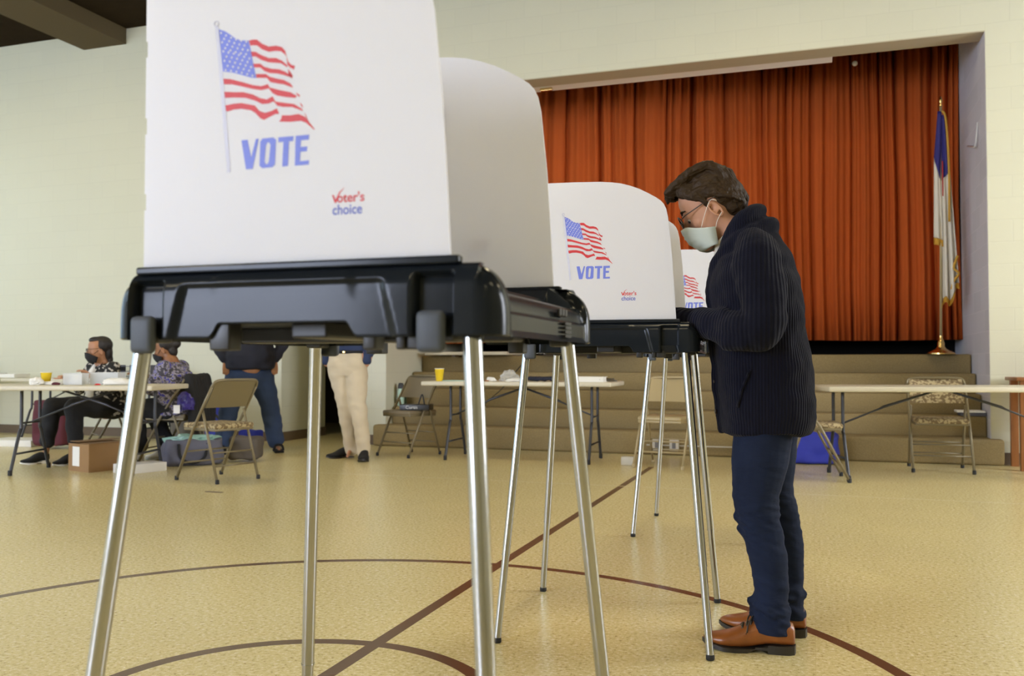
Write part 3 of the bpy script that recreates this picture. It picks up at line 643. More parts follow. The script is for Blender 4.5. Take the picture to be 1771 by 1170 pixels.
def make_booth():
    t = thing('voting_booth', 'x', 'voting booth')
    tr = obj('tray', tray_mesh(), MM['tray'], t, auto=50, label='glossy charcoal moulded tray')
    for y in (-0.256, 0.256):
        obj('screen_channel', B(box2, (-0.272, y-0.0085, 1.0535), (0.252, y+0.0085, 1.0650), bevel=0.003), MM['tray'], tr)
    for (a, b_) in ((-0.248, -1), (0.2165, -1), (-0.248, 1)):
        bm = bmesh.new(); bx(bm, (a, b_*0.274, 0.9625), (0.041, 0.017, 0.056), bevel=0.0082)
        obj('leg_clip', bm, MM['clip'], t, smooth=False, auto=40, label='matte grey leg clip')
    # side slots and grille on the voter's edge
    bm = bmesh.new()
    for i in range(3): bx(bm, (0.3085, 0.035+0.018*i, 1.003), (0.006, 0.013, 0.012), bevel=0.002)
    obj('slot', bm, MM['blackpl'], tr, label='three black slots')
    bm = bmesh.new()
    for i in range(4): bx(bm, (0.3115, 0.075, 0.986-0.007*i), (0.004, 0.038, 0.004))
    obj('grille', bm, MM['blackpl'], tr)
    for (x, y, sx, sy) in ((-0.125, -0.245, 0.035, 0.03), (0.118, -0.245, 0.02, 0.03), (0.165, -0.25, 0.014, 0.02), (0.185, -0.24, 0.03, 0.03), (-0.125, 0.245, 0.035, 0.03), (0.17, 0.245, 0.03, 0.03)):
        obj('catch', B(bx, (x, y, 0.960), (sx, sy, 0.042), bevel=0.003), MM['blackpl'], t, auto=40)
    bm = bmesh.new(); box2(bm, (-0.25, -0.03, 0.955), (0.25, 0.03, 0.982), bevel=0.004); box2(bm, (-0.03, -0.22, 0.957), (0.03, 0.22, 0.981), bevel=0.004)
    for sx in (-1, 1):
        for sy in (-1, 1): bx(bm, (sx*0.255, sy*0.238, 0.966), (0.036, 0.036, 0.030), bevel=0.005)
    obj('underframe', bm, MM['blackpl'], t)
    for sx, sy in ((-1, -1), (1, -1), (-1, 1), (1, 1)):
        P0 = Vector((sx*0.2644, sy*0.2481, 0.975)); P1 = Vector((sx*0.3428, sy*0.3428, 0.012))
        bm = bmesh.new(); q = lambda s: P0.lerp(P1, s)
        s = 0.72
        tube(bm, [q(0), q(0.3), q(s)], 0.0132, 24); tube(bm, [q(s-0.004), q(s+0.0)], 0.0138, 24); tube(bm, [q(s-0.02), q(0.85), q(1)], 0.0121, 24)
        lg = obj('leg', bm, MM['steel'], t, auto=40)
        bm = bmesh.new(); lathe(bm, [(0.011, 0.0), (0.0135, 0.003), (0.0135, 0.014), (0.012, 0.018)], 20, c=(sx*0.3428, sy*0.3428, 0))
        obj('rubber_foot', bm, MM['rubber'], lg, auto=40)
    w1 = obj('screen_wing', wing_mesh(-0.258), MM['panel'], t, label='white corrugated privacy screen printed with a flag and VOTE')
    prints(w1)
    w2 = obj('screen_wing', wing_mesh(0.254), MM['panel'], t, label='white privacy screen wing on the far side')
    for ch in list(w1.children):
        c = ch.copy(); COL.objects.link(c); c.parent = w2; c.rotation_euler = (0, 0, math.pi); c.location.x = 0.165 if ch.name.startswith('logo') else -0.115
    bm = bmesh.new(); poly = [(-0.25, 1.055), (0.25, 1.055), (0.25, 1.51), (0.2, 1.528), (0.0, 1.535), (-0.2, 1.528), (-0.25, 1.51)]
    prism(bm, poly, 0.004, Matrix(((0, 0, 1, -0.2665), (1, 0, 0, 0), (0, 1, 0, 0), (0, 0, 0, 1))))
    obj('screen_back', bm, MM['panel'], t)
    return t
booth = make_booth()
booths = [('nearest and largest voting booth, its VOTE screen cut by the picture top', (-0.2272, 1.5109), -18.26),
          ('middle voting booth with a white VOTE screen at which the man in navy writes', (0.3703, 3.2158), -14.74),
          ('farthest voting booth, mostly hidden behind the man and the middle booth', (1.08, 4.98), -19.5)]
for i, (lb, (x, y), a) in enumerate(booths):
    t = booth if i == 0 else copy_tree(booth)
    place(t, (x, y, 0), R(a)); t['label'] = lb; t['group'] = 'voting booths'
    if i == 1:
        for ch in list(t.children):
            if ch.name.startswith('leg_clip') and ch.data is not None:
                xs = [v.co.x for v in ch.data.vertices]; ys = [v.co.y for v in ch.data.vertices]
                if sum(xs) > 0 and sum(ys) < 0: bpy.data.objects.remove(ch)

# ---------------------------------------------------------------- folding tables
def make_table(label, corner, ang, L, Wd=0.75, leg_in=(0.30, 0.30), top=0.74, name='folding_table', group='folding tables'):
    """corner = near left corner; x along the long edge, y away"""
    t = thing(name, label, 'table', (corner[0], corner[1], 0), R(ang), group)
    obj('tabletop', B(box2, (0, 0, top-0.042), (L, Wd, top), bevel=0.012), MM['tabletop'], t, auto=40)
    for x, sg in ((leg_in[0], 1), (L-leg_in[1], -1)):
        mid = []
        for s in (-1, 1):
            c = Wd/2
            pts = smooth_path([(x, c+s*0.14, top-0.04), (x, c+s*0.14, 0.40), (x, c+s*0.17, 0.33), (x, c+s*0.29, 0.012)], 5)
            bm = bmesh.new(); tube(bm, pts, 0.0135, 12); lg = obj('leg', bm, MM['tableleg'], t, smooth=True)
            bm = bmesh.new(); lathe(bm, [(0.012, 0), (0.017, 0.003), (0.017, 0.04), (0.014, 0.045)], 14, c=(x, c+s*0.29, 0)); obj('foot_cap', bm, MM['rubber'], lg, auto=40)
        for z, hw in ((0.42, 0.14), (0.17, 0.23)):
            obj('crossbar', B(tube, [(x, Wd/2-hw, z), (x, Wd/2+hw, z+0.0)], 0.009, 10), MM['tableleg'], t, smooth=True)
        obj('brace', B(tube, [(x, Wd/2, 0.42), (x+sg*0.32, Wd/2, 0.55), (x+sg*0.36, Wd/2, 0.57), (min(max(x+sg*0.75, 0.1), L-0.1), Wd/2, top-0.045)], [0.008, 0.008, 0.012, 0.009], 8), MM['tableleg'], t, smooth=True)
    return t
make_table('almond folding table at the left with cups and plastic tubs, two women sitting behind', (-4.56, 7.26), -1.5, 1.66, 0.76, (0.45, 0.2))
make_table('almond folding table before the carpeted steps with a yellow cup and navy cloth', (-0.87, 8.52), -16.5, 1.83, 0.74, (0.22, 0.22), 0.75)
make_table('bare almond folding table on the right, standing before the patterned chair', (2.455, 6.92), -5.0, 1.95, 0.72, (0.16, 0.16))
def wt(k, d): v = W(k, d); return (v.x, v.y)
make_table('almond folding table against the back wall behind the women, its left stretch', wt(-13.4, -0.82), -18.6, 1.9, 0.70)
make_table('almond folding table against the wall between the seated woman and the standing person', wt(-10.9, -0.82), -18.6, 2.35, 0.66)

# ---------------------------------------------------------------- folding chairs (local +x = the way the sitter looks)
def make_chair(label, loc, deg, frame='chair', seatm='vinyl', backm='chair', w=0.40, group='folding chairs'):
    t = thing('folding_chair', label, 'chair', (loc[0], loc[1], 0), R(deg), group); fm = MM[frame]; h = w/2
    pad = bmesh.new(); bx(pad, (0.0, 0, 0.432), (0.40, w-0.02, 0.045), bevel=0.02)
    st = obj('seat', pad, MM[seatm], t, auto=60)
    obj('seat_pan', B(box2, (-0.19, -h+0.012, 0.395), (0.19, h-0.012, 0.42), bevel=0.008), fm, st, auto=40)
    for s in (-1, 1):
        y = s*(h+0.012)
        bm = bmesh.new(); tube(bm, [(0.235, y, 0.02), (0.03, y, 0.42), (-0.09, y, 0.60), (-0.185, y, 0.74)], 0.0115, 10)
        lg = obj('leg', bm, fm, t, smooth=True, label='front leg tube running up to the backrest')
        obj('foot_cap', B(lathe, [(0.010, 0), (0.016, 0.003), (0.015, 0.03), (0.012, 0.034)], 12, c=(0.238, y, 0)), MM['rubber'] if frame != 'chair_cream' else fm, lg, auto=40)
        y2 = s*(h-0.004)
        bm = bmesh.new(); tube(bm, [(-0.235, y2, 0.02), (-0.10, y2, 0.42), (-0.055, y2, 0.555)], 0.0105, 10)
        lg = obj('leg', bm, fm, t, smooth=True, label='rear leg tube')
        obj('foot_cap', B(lathe, [(0.010, 0), (0.016, 0.003), (0.015, 0.03), (0.012, 0.034)], 12, c=(-0.238, y2, 0)), MM['rubber'] if frame != 'chair_cream' else fm, lg, auto=40)
    bm = bmesh.new(); yy = h+0.012
    tube(bm, smooth_path([(-0.185, -yy, 0.74), (-0.205, -yy+0.012, 0.775), (-0.213, -yy+0.06, 0.79), (-0.213, 0, 0.792), (-0.213, yy-0.06, 0.79), (-0.205, yy-0.012, 0.775), (-0.185, yy, 0.74)], 6), 0.0115, 10)
    obj('back_rail', bm, fm, t, smooth=True)
    # curved back panel
    bm = bmesh.new(); rs = []
    for i in range(13):
        y = -h+0.006+(w-0.012)*i/12; c = 0.025*(1-(2*i/12-1)**2)
        r = []
        for z, dx in ((0.575, 0.052), (0.60, 0.038), (0.70, -0.025), (0.782, -0.072)):
            r.append(Vector((-0.14+dx-c, y, z)))
        for z, dx in reversed(((0.575, 0.052), (0.60, 0.038), (0.70, -0.025), (0.782, -0.072))):
            r.append(Vector((-0.14+dx-c+0.014, y, z)))
        rs.append(r)
    rings(bm, rs); bmesh.ops.recalc_face_normals(bm, faces=bm.faces)
    obj('backrest', bm, MM[backm], t, auto=40)
    for x, z, hh in ((0.175, 0.14, h+0.012), (0.13, 0.23, h+0.012), (-0.20, 0.13, h-0.004), (-0.165, 0.23, h-0.004)):
        obj('crossbar', B(tube, [(x, -hh, z), (x, hh, z)], 0.0065, 8), fm, t, smooth=True)
    return t
make_chair('beige folding chair with patterned seat standing alone in front of the left table end', (-2.33, 7.12), 146, 'chair', 'pattern', 'chair', 0.40)
make_chair('taupe padded folding chair holding a black box, beside the steps', (-1.03, 9.0), 233, 'chair', 'vinyl', 'vinyl', 0.40)
make_chair('cream metal folding chair facing the room at the right end of the middle table', (1.38, 8.02), 242, 'chair_cream', 'chair_cream', 'chair_cream', 0.42)
make_chair('beige folding chair with patterned seat, half hidden behind the writing man', (2.41, 7.16), -12, 'chair', 'pattern', 'pattern', 0.40)
make_chair('brown folding chair with patterned seat and back behind the right table', (3.68, 7.72), 252, 'chair', 'pattern', 'pattern', 0.44)
make_chair('beige folding chair under the seated woman in the grey and blue blouse', (-3.17, 8.42), 172, 'chair', 'vinyl', 'vinyl', 0.40)
make_chair('folding chair under the seated woman in the black floral cardigan', (-3.92, 8.75), 215, 'chair', 'vinyl', 'vinyl', 0.40)
# ---------------------------------------------------------------- flag on the stage
fo = W(-0.29, 0.93, 1.015)
t = thing('flag_stand', 'white and blue church flag with gold fringe on a brass stand at the stage edge', 'flag', fo, TH)
bm = bmesh.new(); lathe(bm, [(0.135, 0.0), (0.135, 0.012), (0.118, 0.02), (0.085, 0.035), (0.05, 0.055), (0.034, 0.08), (0.036, 0.11), (0.026, 0.14), (0.018, 0.16), (0.018, 0.19)], 32)
obj('stand_base', bm, MM['brass'], t, auto=40)
bm = bmesh.new(); tube(bm, [(0, 0, 0.15), (0.028, 0, 2.56)], 0.0125, 14); obj('pole', bm, MM['chair_cream'], t, smooth=True, label='pale wooden pole')
bm = bmesh.new(); lathe(bm, [(0.014, 0), (0.02, 0.01), (0.008, 0.03), (0.018, 0.05), (0.014, 0.085), (0.003, 0.11)], 14, c=(0.028, 0, 2.55)); obj('finial', bm, MM['brass'], t, smooth=True)
def drape(pts_top, pts_bot, zt, zb, m, name, parent, folds, amp, rows=14, fringe=None):
    """hanging cloth: left/right x limits at top and bottom"""
    bm = bmesh.new(); rs = []
    for i in range(rows+1):
        s = i/rows; r = []
        for j in range(41):
            u = j/40; x = (pts_top[0]*(1-s)+pts_bot[0]*s)*(1-u)+(pts_top[1]*(1-s)+pts_bot[1]*s)*u
            zz = zt(u)*(1-s)+zb(u)*s
            r.append(Vector((x, amp*(0.25+0.75*s)*math.sin(u*folds*2*math.pi+0.6*s)-0.02, zz)))
        rs.append(r)
    rings(bm, rs, close=False, capa=False, capb=False)
    o = obj(name, bm, m, parent, smooth=True); sd = o.modifiers.new('s', 'SOLIDIFY'); sd.thickness = 0.004; return o
# left narrow fall and right broad fall of the hanging flag
f1 = drape((-0.005, 0.03), (-0.045, 0.01), lambda u: 2.50, lambda u: 2.02-0.22*u, MM['flagblue'], 'flag_cloth', t, 1.0, 0.012)
f1['label'] = 'dark blue canton of the hanging flag'
f2 = drape((-0.045, 0.01), (-0.055, 0.03), lambda u: 2.02-0.22*u, lambda u: 1.20-0.03*u, MM['flagwhite'], 'flag_cloth', t, 1.5, 0.02)
f3 = drape((0.03, 0.055), (0.02, 0.105), lambda u: 2.46, lambda u: 1.78+0.10*u, MM['flagblue'], 'flag_cloth', t, 1.0, 0.02)
f4 = drape((0.02, 0.105), (0.01, 0.17), lambda u: 1.78+0.10*u, lambda u: 0.50+0.20*u+0.05*math.sin(u*9), MM['flagwhite'], 'flag_cloth', t, 2.5, 0.045)
f5 = drape((0.01, 0.17), (0.008, 0.172), lambda u: 0.50+0.20*u+0.05*math.sin(u*9), lambda u: 0.44+0.20*u+0.05*math.sin(u*9), MM['gold'], 'gold_fringe', t, 2.5, 0.047)
f6 = drape((-0.055, 0.03), (-0.055, 0.03), lambda u: 1.20-0.03*u, lambda u: 1.13-0.03*u, MM['gold'], 'gold_fringe', t, 1.5, 0.021)
bm = bmesh.new(); tube(bm, smooth_path([(0.035, -0.03, 2.50), (0.07, -0.035, 2.40), (0.09, -0.05, 1.9), (0.085, -0.06, 1.35)], 6), [0.011]*19, 8)
tube(bm, smooth_path([(0.16, -0.05, 1.0), (0.12, -0.06, 0.88), (0.165, -0.06, 0.82), (0.12, -0.05, 0.74), (0.10, -0.04, 0.66)], 4), 0.012, 8)
obj('gold_fringe', bm, MM['gold'], t, smooth=True, label='gold fringe running down the folded edge')
bm = bmesh.new(); box2(bm, (-0.004+0.03, -0.045, 1.62), (0.006+0.03, -0.041, 1.98)); obj('red_cross', bm, MM['flagred'], t, label='edge of the red cross in the folds')

# ---------------------------------------------------------------- boards on the stage edge
def wbox(name, lo, hi, m, label, cat, bevel=0.006, group=None):
    bm = bmesh.new(); box2(bm, lo, hi, bevel); o = obj(name, bm, m, auto=40); place(o, W(0, 0), TH); return tag(o, label, cat, group)
t = thing('folded_table', 'folded almond table lying flat on the stage edge above the left steps', 'table', W(0, 0), TH)
obj('tabletop', B(box2, (-6.0, 0.80, 1.019), (-4.95, 1.45, 1.06), bevel=0.01), MM['tabletop'], t, auto=40)
obj('leg', B(box2, (-5.66, 0.825, 1.0), (-5.61, 0.95, 1.02), bevel=0.004), MM['basebrown'], t, label='brown folded leg')
t = thing('wooden_board', 'long brown board lying on the stage edge behind the middle table', 'board', W(0, 0), TH)
obj('board_top', B(box2, (-4.6, 0.66, 1.035), (-3.40, 1.3, 1.065), bevel=0.005), MM['wood'], t, auto=40)
obj('batten', B(box2, (-4.55, 0.98, 1.014), (-3.45, 1.04, 1.036)), MM['basebrown'], t)

# ---------------------------------------------------------------- things on the tables
def cup(label, loc, h=0.105, group='yellow paper cups'):
    t = thing('paper_cup', label, 'cup', loc, 0, group); r = 0.046
    bm = bmesh.new(); lathe(bm, [(0.031, 0.0), (0.032, 0.003), (0.038, h*0.55), (0.0395, h*0.57), (0.0445, h-0.006), (0.0415, h-0.006), (0.029, 0.008)], 28)
    obj('cup_body', bm, MM['yellow'], t, auto=50)
    bm = bmesh.new(); tube(bm, [(0.0445*math.cos(a*math.pi/14), 0.0445*math.sin(a*math.pi/14), h-0.005) for a in range(28)], 0.003, 8, close=True)
    obj('rim', bm, MM['paper'], t, smooth=True, label='white rolled rim')
    return t
cup('yellow cup standing alone at the left end of the middle table', (-0.70, 8.62, 0.75), 0.125)
cup('yellow cup wrapped in white napkins on the left table', (-3.97, 7.62, 0.74), 0.11)
def crumple(name, label, cat, loc, size, m, seed=1, amp=0.35, sub=3, group=None, rz=0):
    from mathutils import noise
    bm = bmesh.new(); bmesh.ops.create_icosphere(bm, subdivisions=sub, radius=1.0)
    for v in bm.verts:
        k = 1+amp*noise.noise(v.co*2.3+Vector((seed*7.1, 0, 0)))+amp*0.6*noise.noise(v.co*5.5+Vector((0, seed*3.3, 0)))
        v.co = v.co*k; v.co.z = max(v.co.z, -0.55)
    for v in bm.verts: v.co = Vector((v.co.x*size[0], v.co.y*size[1], (v.co.z+0.55)*size[2]/1.55))
    o = obj(name, bm, m); place(o, loc, rz); return tag(o, label, cat, group)
crumple('napkin', 'crumpled white napkin in front of the yellow cup on the left table', 'napkin', (-3.99, 7.50, 0.74), (0.055, 0.04, 0.065), MM['paper'], 2)
crumple('napkin', 'flattened white napkin lying right of the napkin-wrapped yellow cup', 'napkin', (-3.87, 7.55, 0.74), (0.09, 0.05, 0.03), MM['paper'], 5)
crumple('napkin', 'white napkin bunched on the left table before the woman in the floral cardigan', 'napkin', (-3.30, 7.48, 0.74), (0.125, 0.07, 0.060), MM['paper'], 9, 0.2)
def tub(label, loc, s, rz=0):
    t = thing('plastic_tub', label, 'container', loc, rz, 'clear plastic tubs'); bm = bmesh.new()
    x, y, z = s; th = 0.003
    box2(bm, (-x/2, -y/2, 0), (x/2, y/2, th)); box2(bm, (-x/2, -y/2, th), (x/2, -y/2+th, z)); box2(bm, (-x/2, y/2-th, th), (x/2, y/2, z))
    box2(bm, (-x/2, -y/2+th, th), (-x/2+th, y/2-th, z)); box2(bm, (x/2-th, -y/2+th, th), (x/2, y/2-th, z))
    obj('tub_body', bm, MM['clearpl'], t)
    bm = bmesh.new(); tube(bm, [(x/2, y/2, z), (-x/2, y/2, z), (-x/2, -y/2, z), (x/2, -y/2, z)], 0.005, 6, close=True); obj('rim', bm, MM['clearpl'], t)
    return t
tub('square clear plastic tub holding white papers, on the left table', (-3.68, 7.55, 0.74), (0.16, 0.13, 0.095))
tub('long low clear plastic tub on the left table before the seated woman', (-3.47, 7.68, 0.74), (0.24, 0.16, 0.10))
crumple('paper_wad', 'white papers inside the square clear tub', 'paper', (-3.68, 7.55, 0.745), (0.055, 0.045, 0.07), MM['paper'], 4, 0.2)
crumple('stapler', 'small reddish brown object beside the square clear tub', 'stapler', (-3.80, 7.45, 0.74), (0.035, 0.02, 0.025), MM['maroon'], 3, 0.1)
crumple('pincushion', 'tiny red object at the left edge of the white napkin pile', 'object', (-3.43, 7.40, 0.74), (0.025, 0.015, 0.014), MM['p_red'], 3, 0.1)
# middle table
def flat(name, label, cat, c, s, rz, m, bevel=0.001, group=None):
    bm = bmesh.new(); bx(bm, (0, 0, s[2]/2), s, bevel=bevel); o = obj(name, bm, m, auto=40); place(o, c, rz); return tag(o, label, cat, group)
t = thing('binder', 'thick white ring binder lying on the right part of the middle table', 'binder', (0.72, 8.30, 0.75), R(-14))
bm = bmesh.new(); box2(bm, (-0.15, -0.13, 0.0), (0.15, 0.13, 0.004)); box2(bm, (-0.15, -0.13, 0.044), (0.15, 0.13, 0.048)); box2(bm, (-0.15, -0.134, 0.0), (0.15, -0.13, 0.048)); obj('cover', bm, MM['paper'], t)
obj('pages', B(box2, (-0.14, -0.125, 0.005), (0.14, 0.11, 0.042)), MM['paper'], t)
bm = bmesh.new(); [ball(bm, (x, -0.1345, 0.024), 0.003, n=8) for x in (-0.115, 0.115)]; obj('rivet', bm, MM['grey'], t)
bm = bmesh.new(); bx(bm, (0, 0, 0.008), (0.10, 0.06, 0.014), bevel=0.004); bx(bm, (-0.01, 0, 0.024), (0.08, 0.02, 0.012), bevel=0.004); o = obj('stapler', bm, MM['grey'], auto=40); place(o, (0.93, 8.38, 0.75), R(-30)); tag(o, 'grey stapler lying right of the white binder', 'stapler')
bm = bmesh.new(); bx(bm, (0, 0, 0.018), (0.27, 0.17, 0.034), bevel=0.015); o = vox('folded_cloth', bm, 0.008, MM['navy'], None, 3); wrinkle(o, 0.012, 22); place(o, (0.28, 8.43, 0.757), R(-16)); tag(o, 'folded navy cloth in the middle of the middle table', 'cloth')
crumple('plastic_bag', 'crumpled clear plastic bag on the middle table', 'plastic bag', (-0.03, 8.52, 0.75), (0.085, 0.06, 0.10), MM['clearpl'], 6, 0.5)
crumple('paper_scrap', 'small crumpled cream paper left of the clear plastic bag', 'paper', (-0.20, 8.50, 0.75), (0.045, 0.03, 0.04), MM['paper'], 8, 0.3, group='crumpled papers on the middle table')
crumple('paper_scrap', 'crumpled cream paper under the clear plastic bag', 'paper', (0.03, 8.42, 0.75), (0.09, 0.04, 0.03), MM['paper'], 11, 0.3, group='crumpled papers on the middle table')
flat('paper_sheet', 'pale green sheets lying right of the yellow cup on the middle table', 'paper', (-0.50, 8.62, 0.75), (0.28, 0.20, 0.008), R(-24), MM['mint'])
flat('paper_sheet', 'white and blue leaflets beyond the pale green sheets', 'paper', (-0.30, 8.52, 0.75), (0.14, 0.10, 0.006), R(-10), MM['paper'])
flat('wooden_block', 'small orange brown block left of the crumpled cream paper', 'block', (-0.245, 8.45, 0.75), (0.05, 0.02, 0.012), R(-10), MM['wood'])

# black box on the taupe chair
t = thing('black_box', 'black box with white lettering lying on the taupe chair seat', 'box', (-0.955, 8.955, 0.4565), R(-8))
obj('carton', B(box2, (-0.15, -0.10, 0), (0.15, 0.10, 0.055), bevel=0.004), MM['blackpl'], t, auto=40)
bm = bmesh.new(); put_text(bm, 'Curtis', 0.12, 0.045, Matrix(((1, 0, 0, -0.085), (0, 0, -1, -0.1012), (0, 1, 0, 0.014), (0, 0, 0, 1)))); obj('box_lettering', bm, MM['paper'], t, label='white lettering on the box end')
obj('carrier_handle', B(tube, smooth_path([(0.02, 0, 0.055), (0.04, 0, 0.12), (0.06, 0, 0.15), (0.08, 0, 0.055)], 5), 0.007, 8), MM['blackpl'], t, smooth=True)
# bottle and binder on the steps
t = thing('water_bottle', 'pale mint water bottle with black cap standing on the second carpeted step', 'bottle', W(-6.035, 0.22, 0.43), 0)
bm = bmesh.new(); lathe(bm, [(0.034, 0), (0.037, 0.004), (0.038, 0.15), (0.037, 0.185), (0.030, 0.20)], 24); obj('bottle_body', bm, MM['mint'], t, auto=50)
bm = bmesh.new(); lathe(bm, [(0.031, 0.20), (0.036, 0.203), (0.034, 0.235), (0.026, 0.262), (0.012, 0.266)], 24); obj('bottle_cap', bm, MM['blackpl'], t, auto=50)
o = wbox('binder', (-6.105, 0.30, 0.431), (-6.03, 0.37, 0.64), MM['green'], 'dark green binder standing behind the mint bottle on the step', 'binder')
t = thing('book_stack', 'pale book lying over a dark one on the right end of the carpeted steps', 'books', W(-0.13, 0.22, 0.43), TH)
obj('lower_book', B(box2, (-0.10, -0.08, 0), (0.12, 0.10, 0.03), bevel=0.003), MM['greycloth'], t, auto=40); obj('upper_book', B(box2, (-0.13, -0.09, 0.031), (0.11, 0.10, 0.05), bevel=0.003), MM['p_white'], t, auto=40)
# wood table at the right
t = thing('side_table', 'orange brown wooden side table against the right wall, cut by the picture edge', 'table', W(0.14, -0.46, 0), TH)
obj('tabletop', B(box2, (-0.03, -0.08, 0.77), (0.85, 0.42, 0.80), bevel=0.006), MM['wood'], t, auto=40)
for x in (0.03, 0.79):
    for y in (-0.03, 0.36): obj('leg', B(box2, (x-0.03, y-0.03, 0), (x+0.03, y+0.03, 0.77), bevel=0.004), MM['wood'], t, auto=40)
obj('apron', B(box2, (0.06, -0.035, 0.68), (0.76, -0.015, 0.77)), MM['wood'], t); obj('stretcher', B(box2, (0.06, -0.04, 0.36), (0.76, -0.01, 0.40)), MM['wood'], t)
# power outlets and cord at the steps
t = thing('power_strip', 'ivory outlet boxes and conduit running along the bottom step', 'outlet strip', W(-2.3, -0.15, 0), TH)
obj('conduit', B(tube, [(-0.83, 0.0, 0.10), (0.15, 0.0, 0.10), (0.25, -0.01, 0.09), (0.32, -0.02, 0.06), (0.34, -0.02, 0.008)], 0.007, 8), MM['outlet'], t, smooth=True)
for x in (-0.72, -0.55, 0.1):
    b_ = obj('outlet_box', B(box2, (x-0.045, -0.045, 0.05), (x+0.045, 0.008, 0.16), bevel=0.006), MM['outlet'], t, auto=40)
    obj('socket', B(box2, (x-0.018, -0.048, 0.075), (x+0.018, -0.044, 0.135)), MM['grey'], b_)
bm = bmesh.new(); bx(bm, (0, 0, 0.04), (0.12, 0.08, 0.08), bevel=0.01); o = obj('plastic_box', bm, MM['clearpl'], auto=40); place(o, (1.05, 8.10, 0), R(-20)); tag(o, 'small clear plastic box on the floor by the cream chair', 'container')
# thin cable from the stage
bm = bmesh.new(); tube(bm, smooth_path([W(-4.70, 0.975, 1.02), W(-4.70, 0.945, 1.018), W(-4.78, 0.66, 0.835), W(-4.86, 0.40, 0.64), W(-5.0, 0.12, 0.44), W(-5.05, -0.14, 0.245), W(-5.05, -0.17, 0.02)], 4), 0.005, 6)
tag(obj('cable', bm, MM['rubber'], smooth=True), 'thin dark cable hanging down over the carpeted steps', 'cable')

# ---------------------------------------------------------------- floor things at the left
def carton(name, label, loc, rz, s, m, lbl=True):
    t = thing(name, label, 'box', loc, rz); x, y, z = s
    bm = bmesh.new(); box2(bm, (-x/2, -y/2, 0), (x/2, y/2, 0.006)); box2(bm, (-x/2, -y/2, 0.006), (x/2, -y/2+0.005, z)); box2(bm, (-x/2, y/2-0.005, 0.006), (x/2, y/2, z))
    box2(bm, (-x/2, -y/2+0.005, 0.006), (-x/2+0.005, y/2-0.005, z)); box2(bm, (x/2-0.005, -y/2+0.005, 0.006), (x/2, y/2-0.005, z))
    obj('carton', bm, m, t)
    for sgn in (-1, 1):
        bm = bmesh.new(); bx(bm, (0, sgn*(y/4+0.002), z+0.006+0.01*(sgn > 0)), (x, y/2-0.004, 0.004), M=None); obj('flap', bm, m, t)
    if lbl: obj('paper_label', B(box2, (-x/2+0.0, -y/2-0.0015, z*0.18), (-x/2+0.09, -y/2, z*0.9)), MM['paper'], t, label='white paper label')
    return t
t = thing('cardboard_box', 'brown cardboard box with a white label on the floor under the left table', 'box', (-3.575, 7.79, 0), R(56))
x, y, z = 0.40, 0.31, 0.235
bm = bmesh.new()
for lo, hi in (((-x/2, -y/2, 0), (x/2, y/2, 0.006)), ((-x/2, -y/2, 0.006), (x/2, -y/2+0.005, z)), ((-x/2, y/2-0.005, 0.006), (x/2, y/2, z)), ((-x/2, -y/2+0.005, 0.006), (-x/2+0.005, y/2-0.005, z)), ((x/2-0.005, -y/2+0.005, 0.006), (x/2, y/2-0.005, z))): box2(bm, lo, hi)
obj('carton', bm, MM['cardboard'], t)
for sg in (-1, 1):
    bm = bmesh.new(); bx(bm, (0.01, sg*y/4, z+0.004+(0.012 if sg > 0 else 0)), (x, y/2-0.006, 0.004)); obj('flap', bm, MM['cardboard'], t)
obj('paper_label', B(box2, (-x/2-0.002, -0.045+0.03, 0.045), (-x/2, 0.06+0.03, 0.21)), MM['paper'], t, label='white paper label')
flat('paper_carton', 'low white carton lying on the floor right of the cardboard box', 'box', (-3.16, 7.62, 0), (0.36, 0.22, 0.075), R(52), MM['wallpaperbox'], 0.003)
flat('paper_pile', 'white paper stack on the floor under the far left table', 'papers', (-5.55, 10.1, 0), (0.6, 0.4, 0.07), R(-10), MM['paper'], 0.003)
bm = bmesh.new(); bx(bm, (0, 0, 0.27), (0.42, 0.30, 0.50), bevel=0.04); o = vox('rolling_bag', bm, 0.012, MM['maroon'], None, 3); wrinkle(o, 0.02, 9); place(o, (-4.95, 9.75, 0.012), R(-18)); tag(o, 'maroon fabric bag standing on the floor under the left tables', 'bag')
# tote with shiny wrap
t = thing('tote_bag', 'grey canvas tote full of shiny green wrap on the floor behind the lone chair', 'bag', (-2.90, 8.14, 0), R(20))
bm = bmesh.new(); ell(bm, [(0, 0, 0, 0.24, 0.10), (0.03, 0, 0, 0.26, 0.12), (0.15, 0, 0, 0.27, 0.13), (0.22, 0.01, 0, 0.25, 0.11), (0.235, 0.01, 0, 0.24, 0.10)], p=4); o = vox('bag_body', bm, 0.012, MM['greycloth'], t, 2); wrinkle(o, 0.025, 8)
o = crumple('wrap', 'shiny green plastic wrap', 'wrap', (0, 0, 0.20), (0.22, 0.09, 0.08), MM['tealpl'], 3, 0.4); del o['category']; o.parent = t
for s in (-1, 1): obj('strap', B(tube, smooth_path([(-0.12, s*0.115, 0.2), (-0.1, s*0.14, 0.08), (0.0, s*0.15, 0.03), (0.1, s*0.14, 0.08), (0.12, s*0.115, 0.2)], 5), 0.012, 8), MM['blackcloth'], t, smooth=True)
bm = bmesh.new(); bx(bm, (0, 0, 0.12), (0.30, 0.18, 0.22), bevel=0.04); o = vox('handbag', bm, 0.012, MM['greybag'], None, 3); wrinkle(o, 0.02, 10); place(o, (-2.50, 8.42, 0.006), R(0)); tag(o, 'dark taupe handbag on the floor right of the grey tote', 'bag')
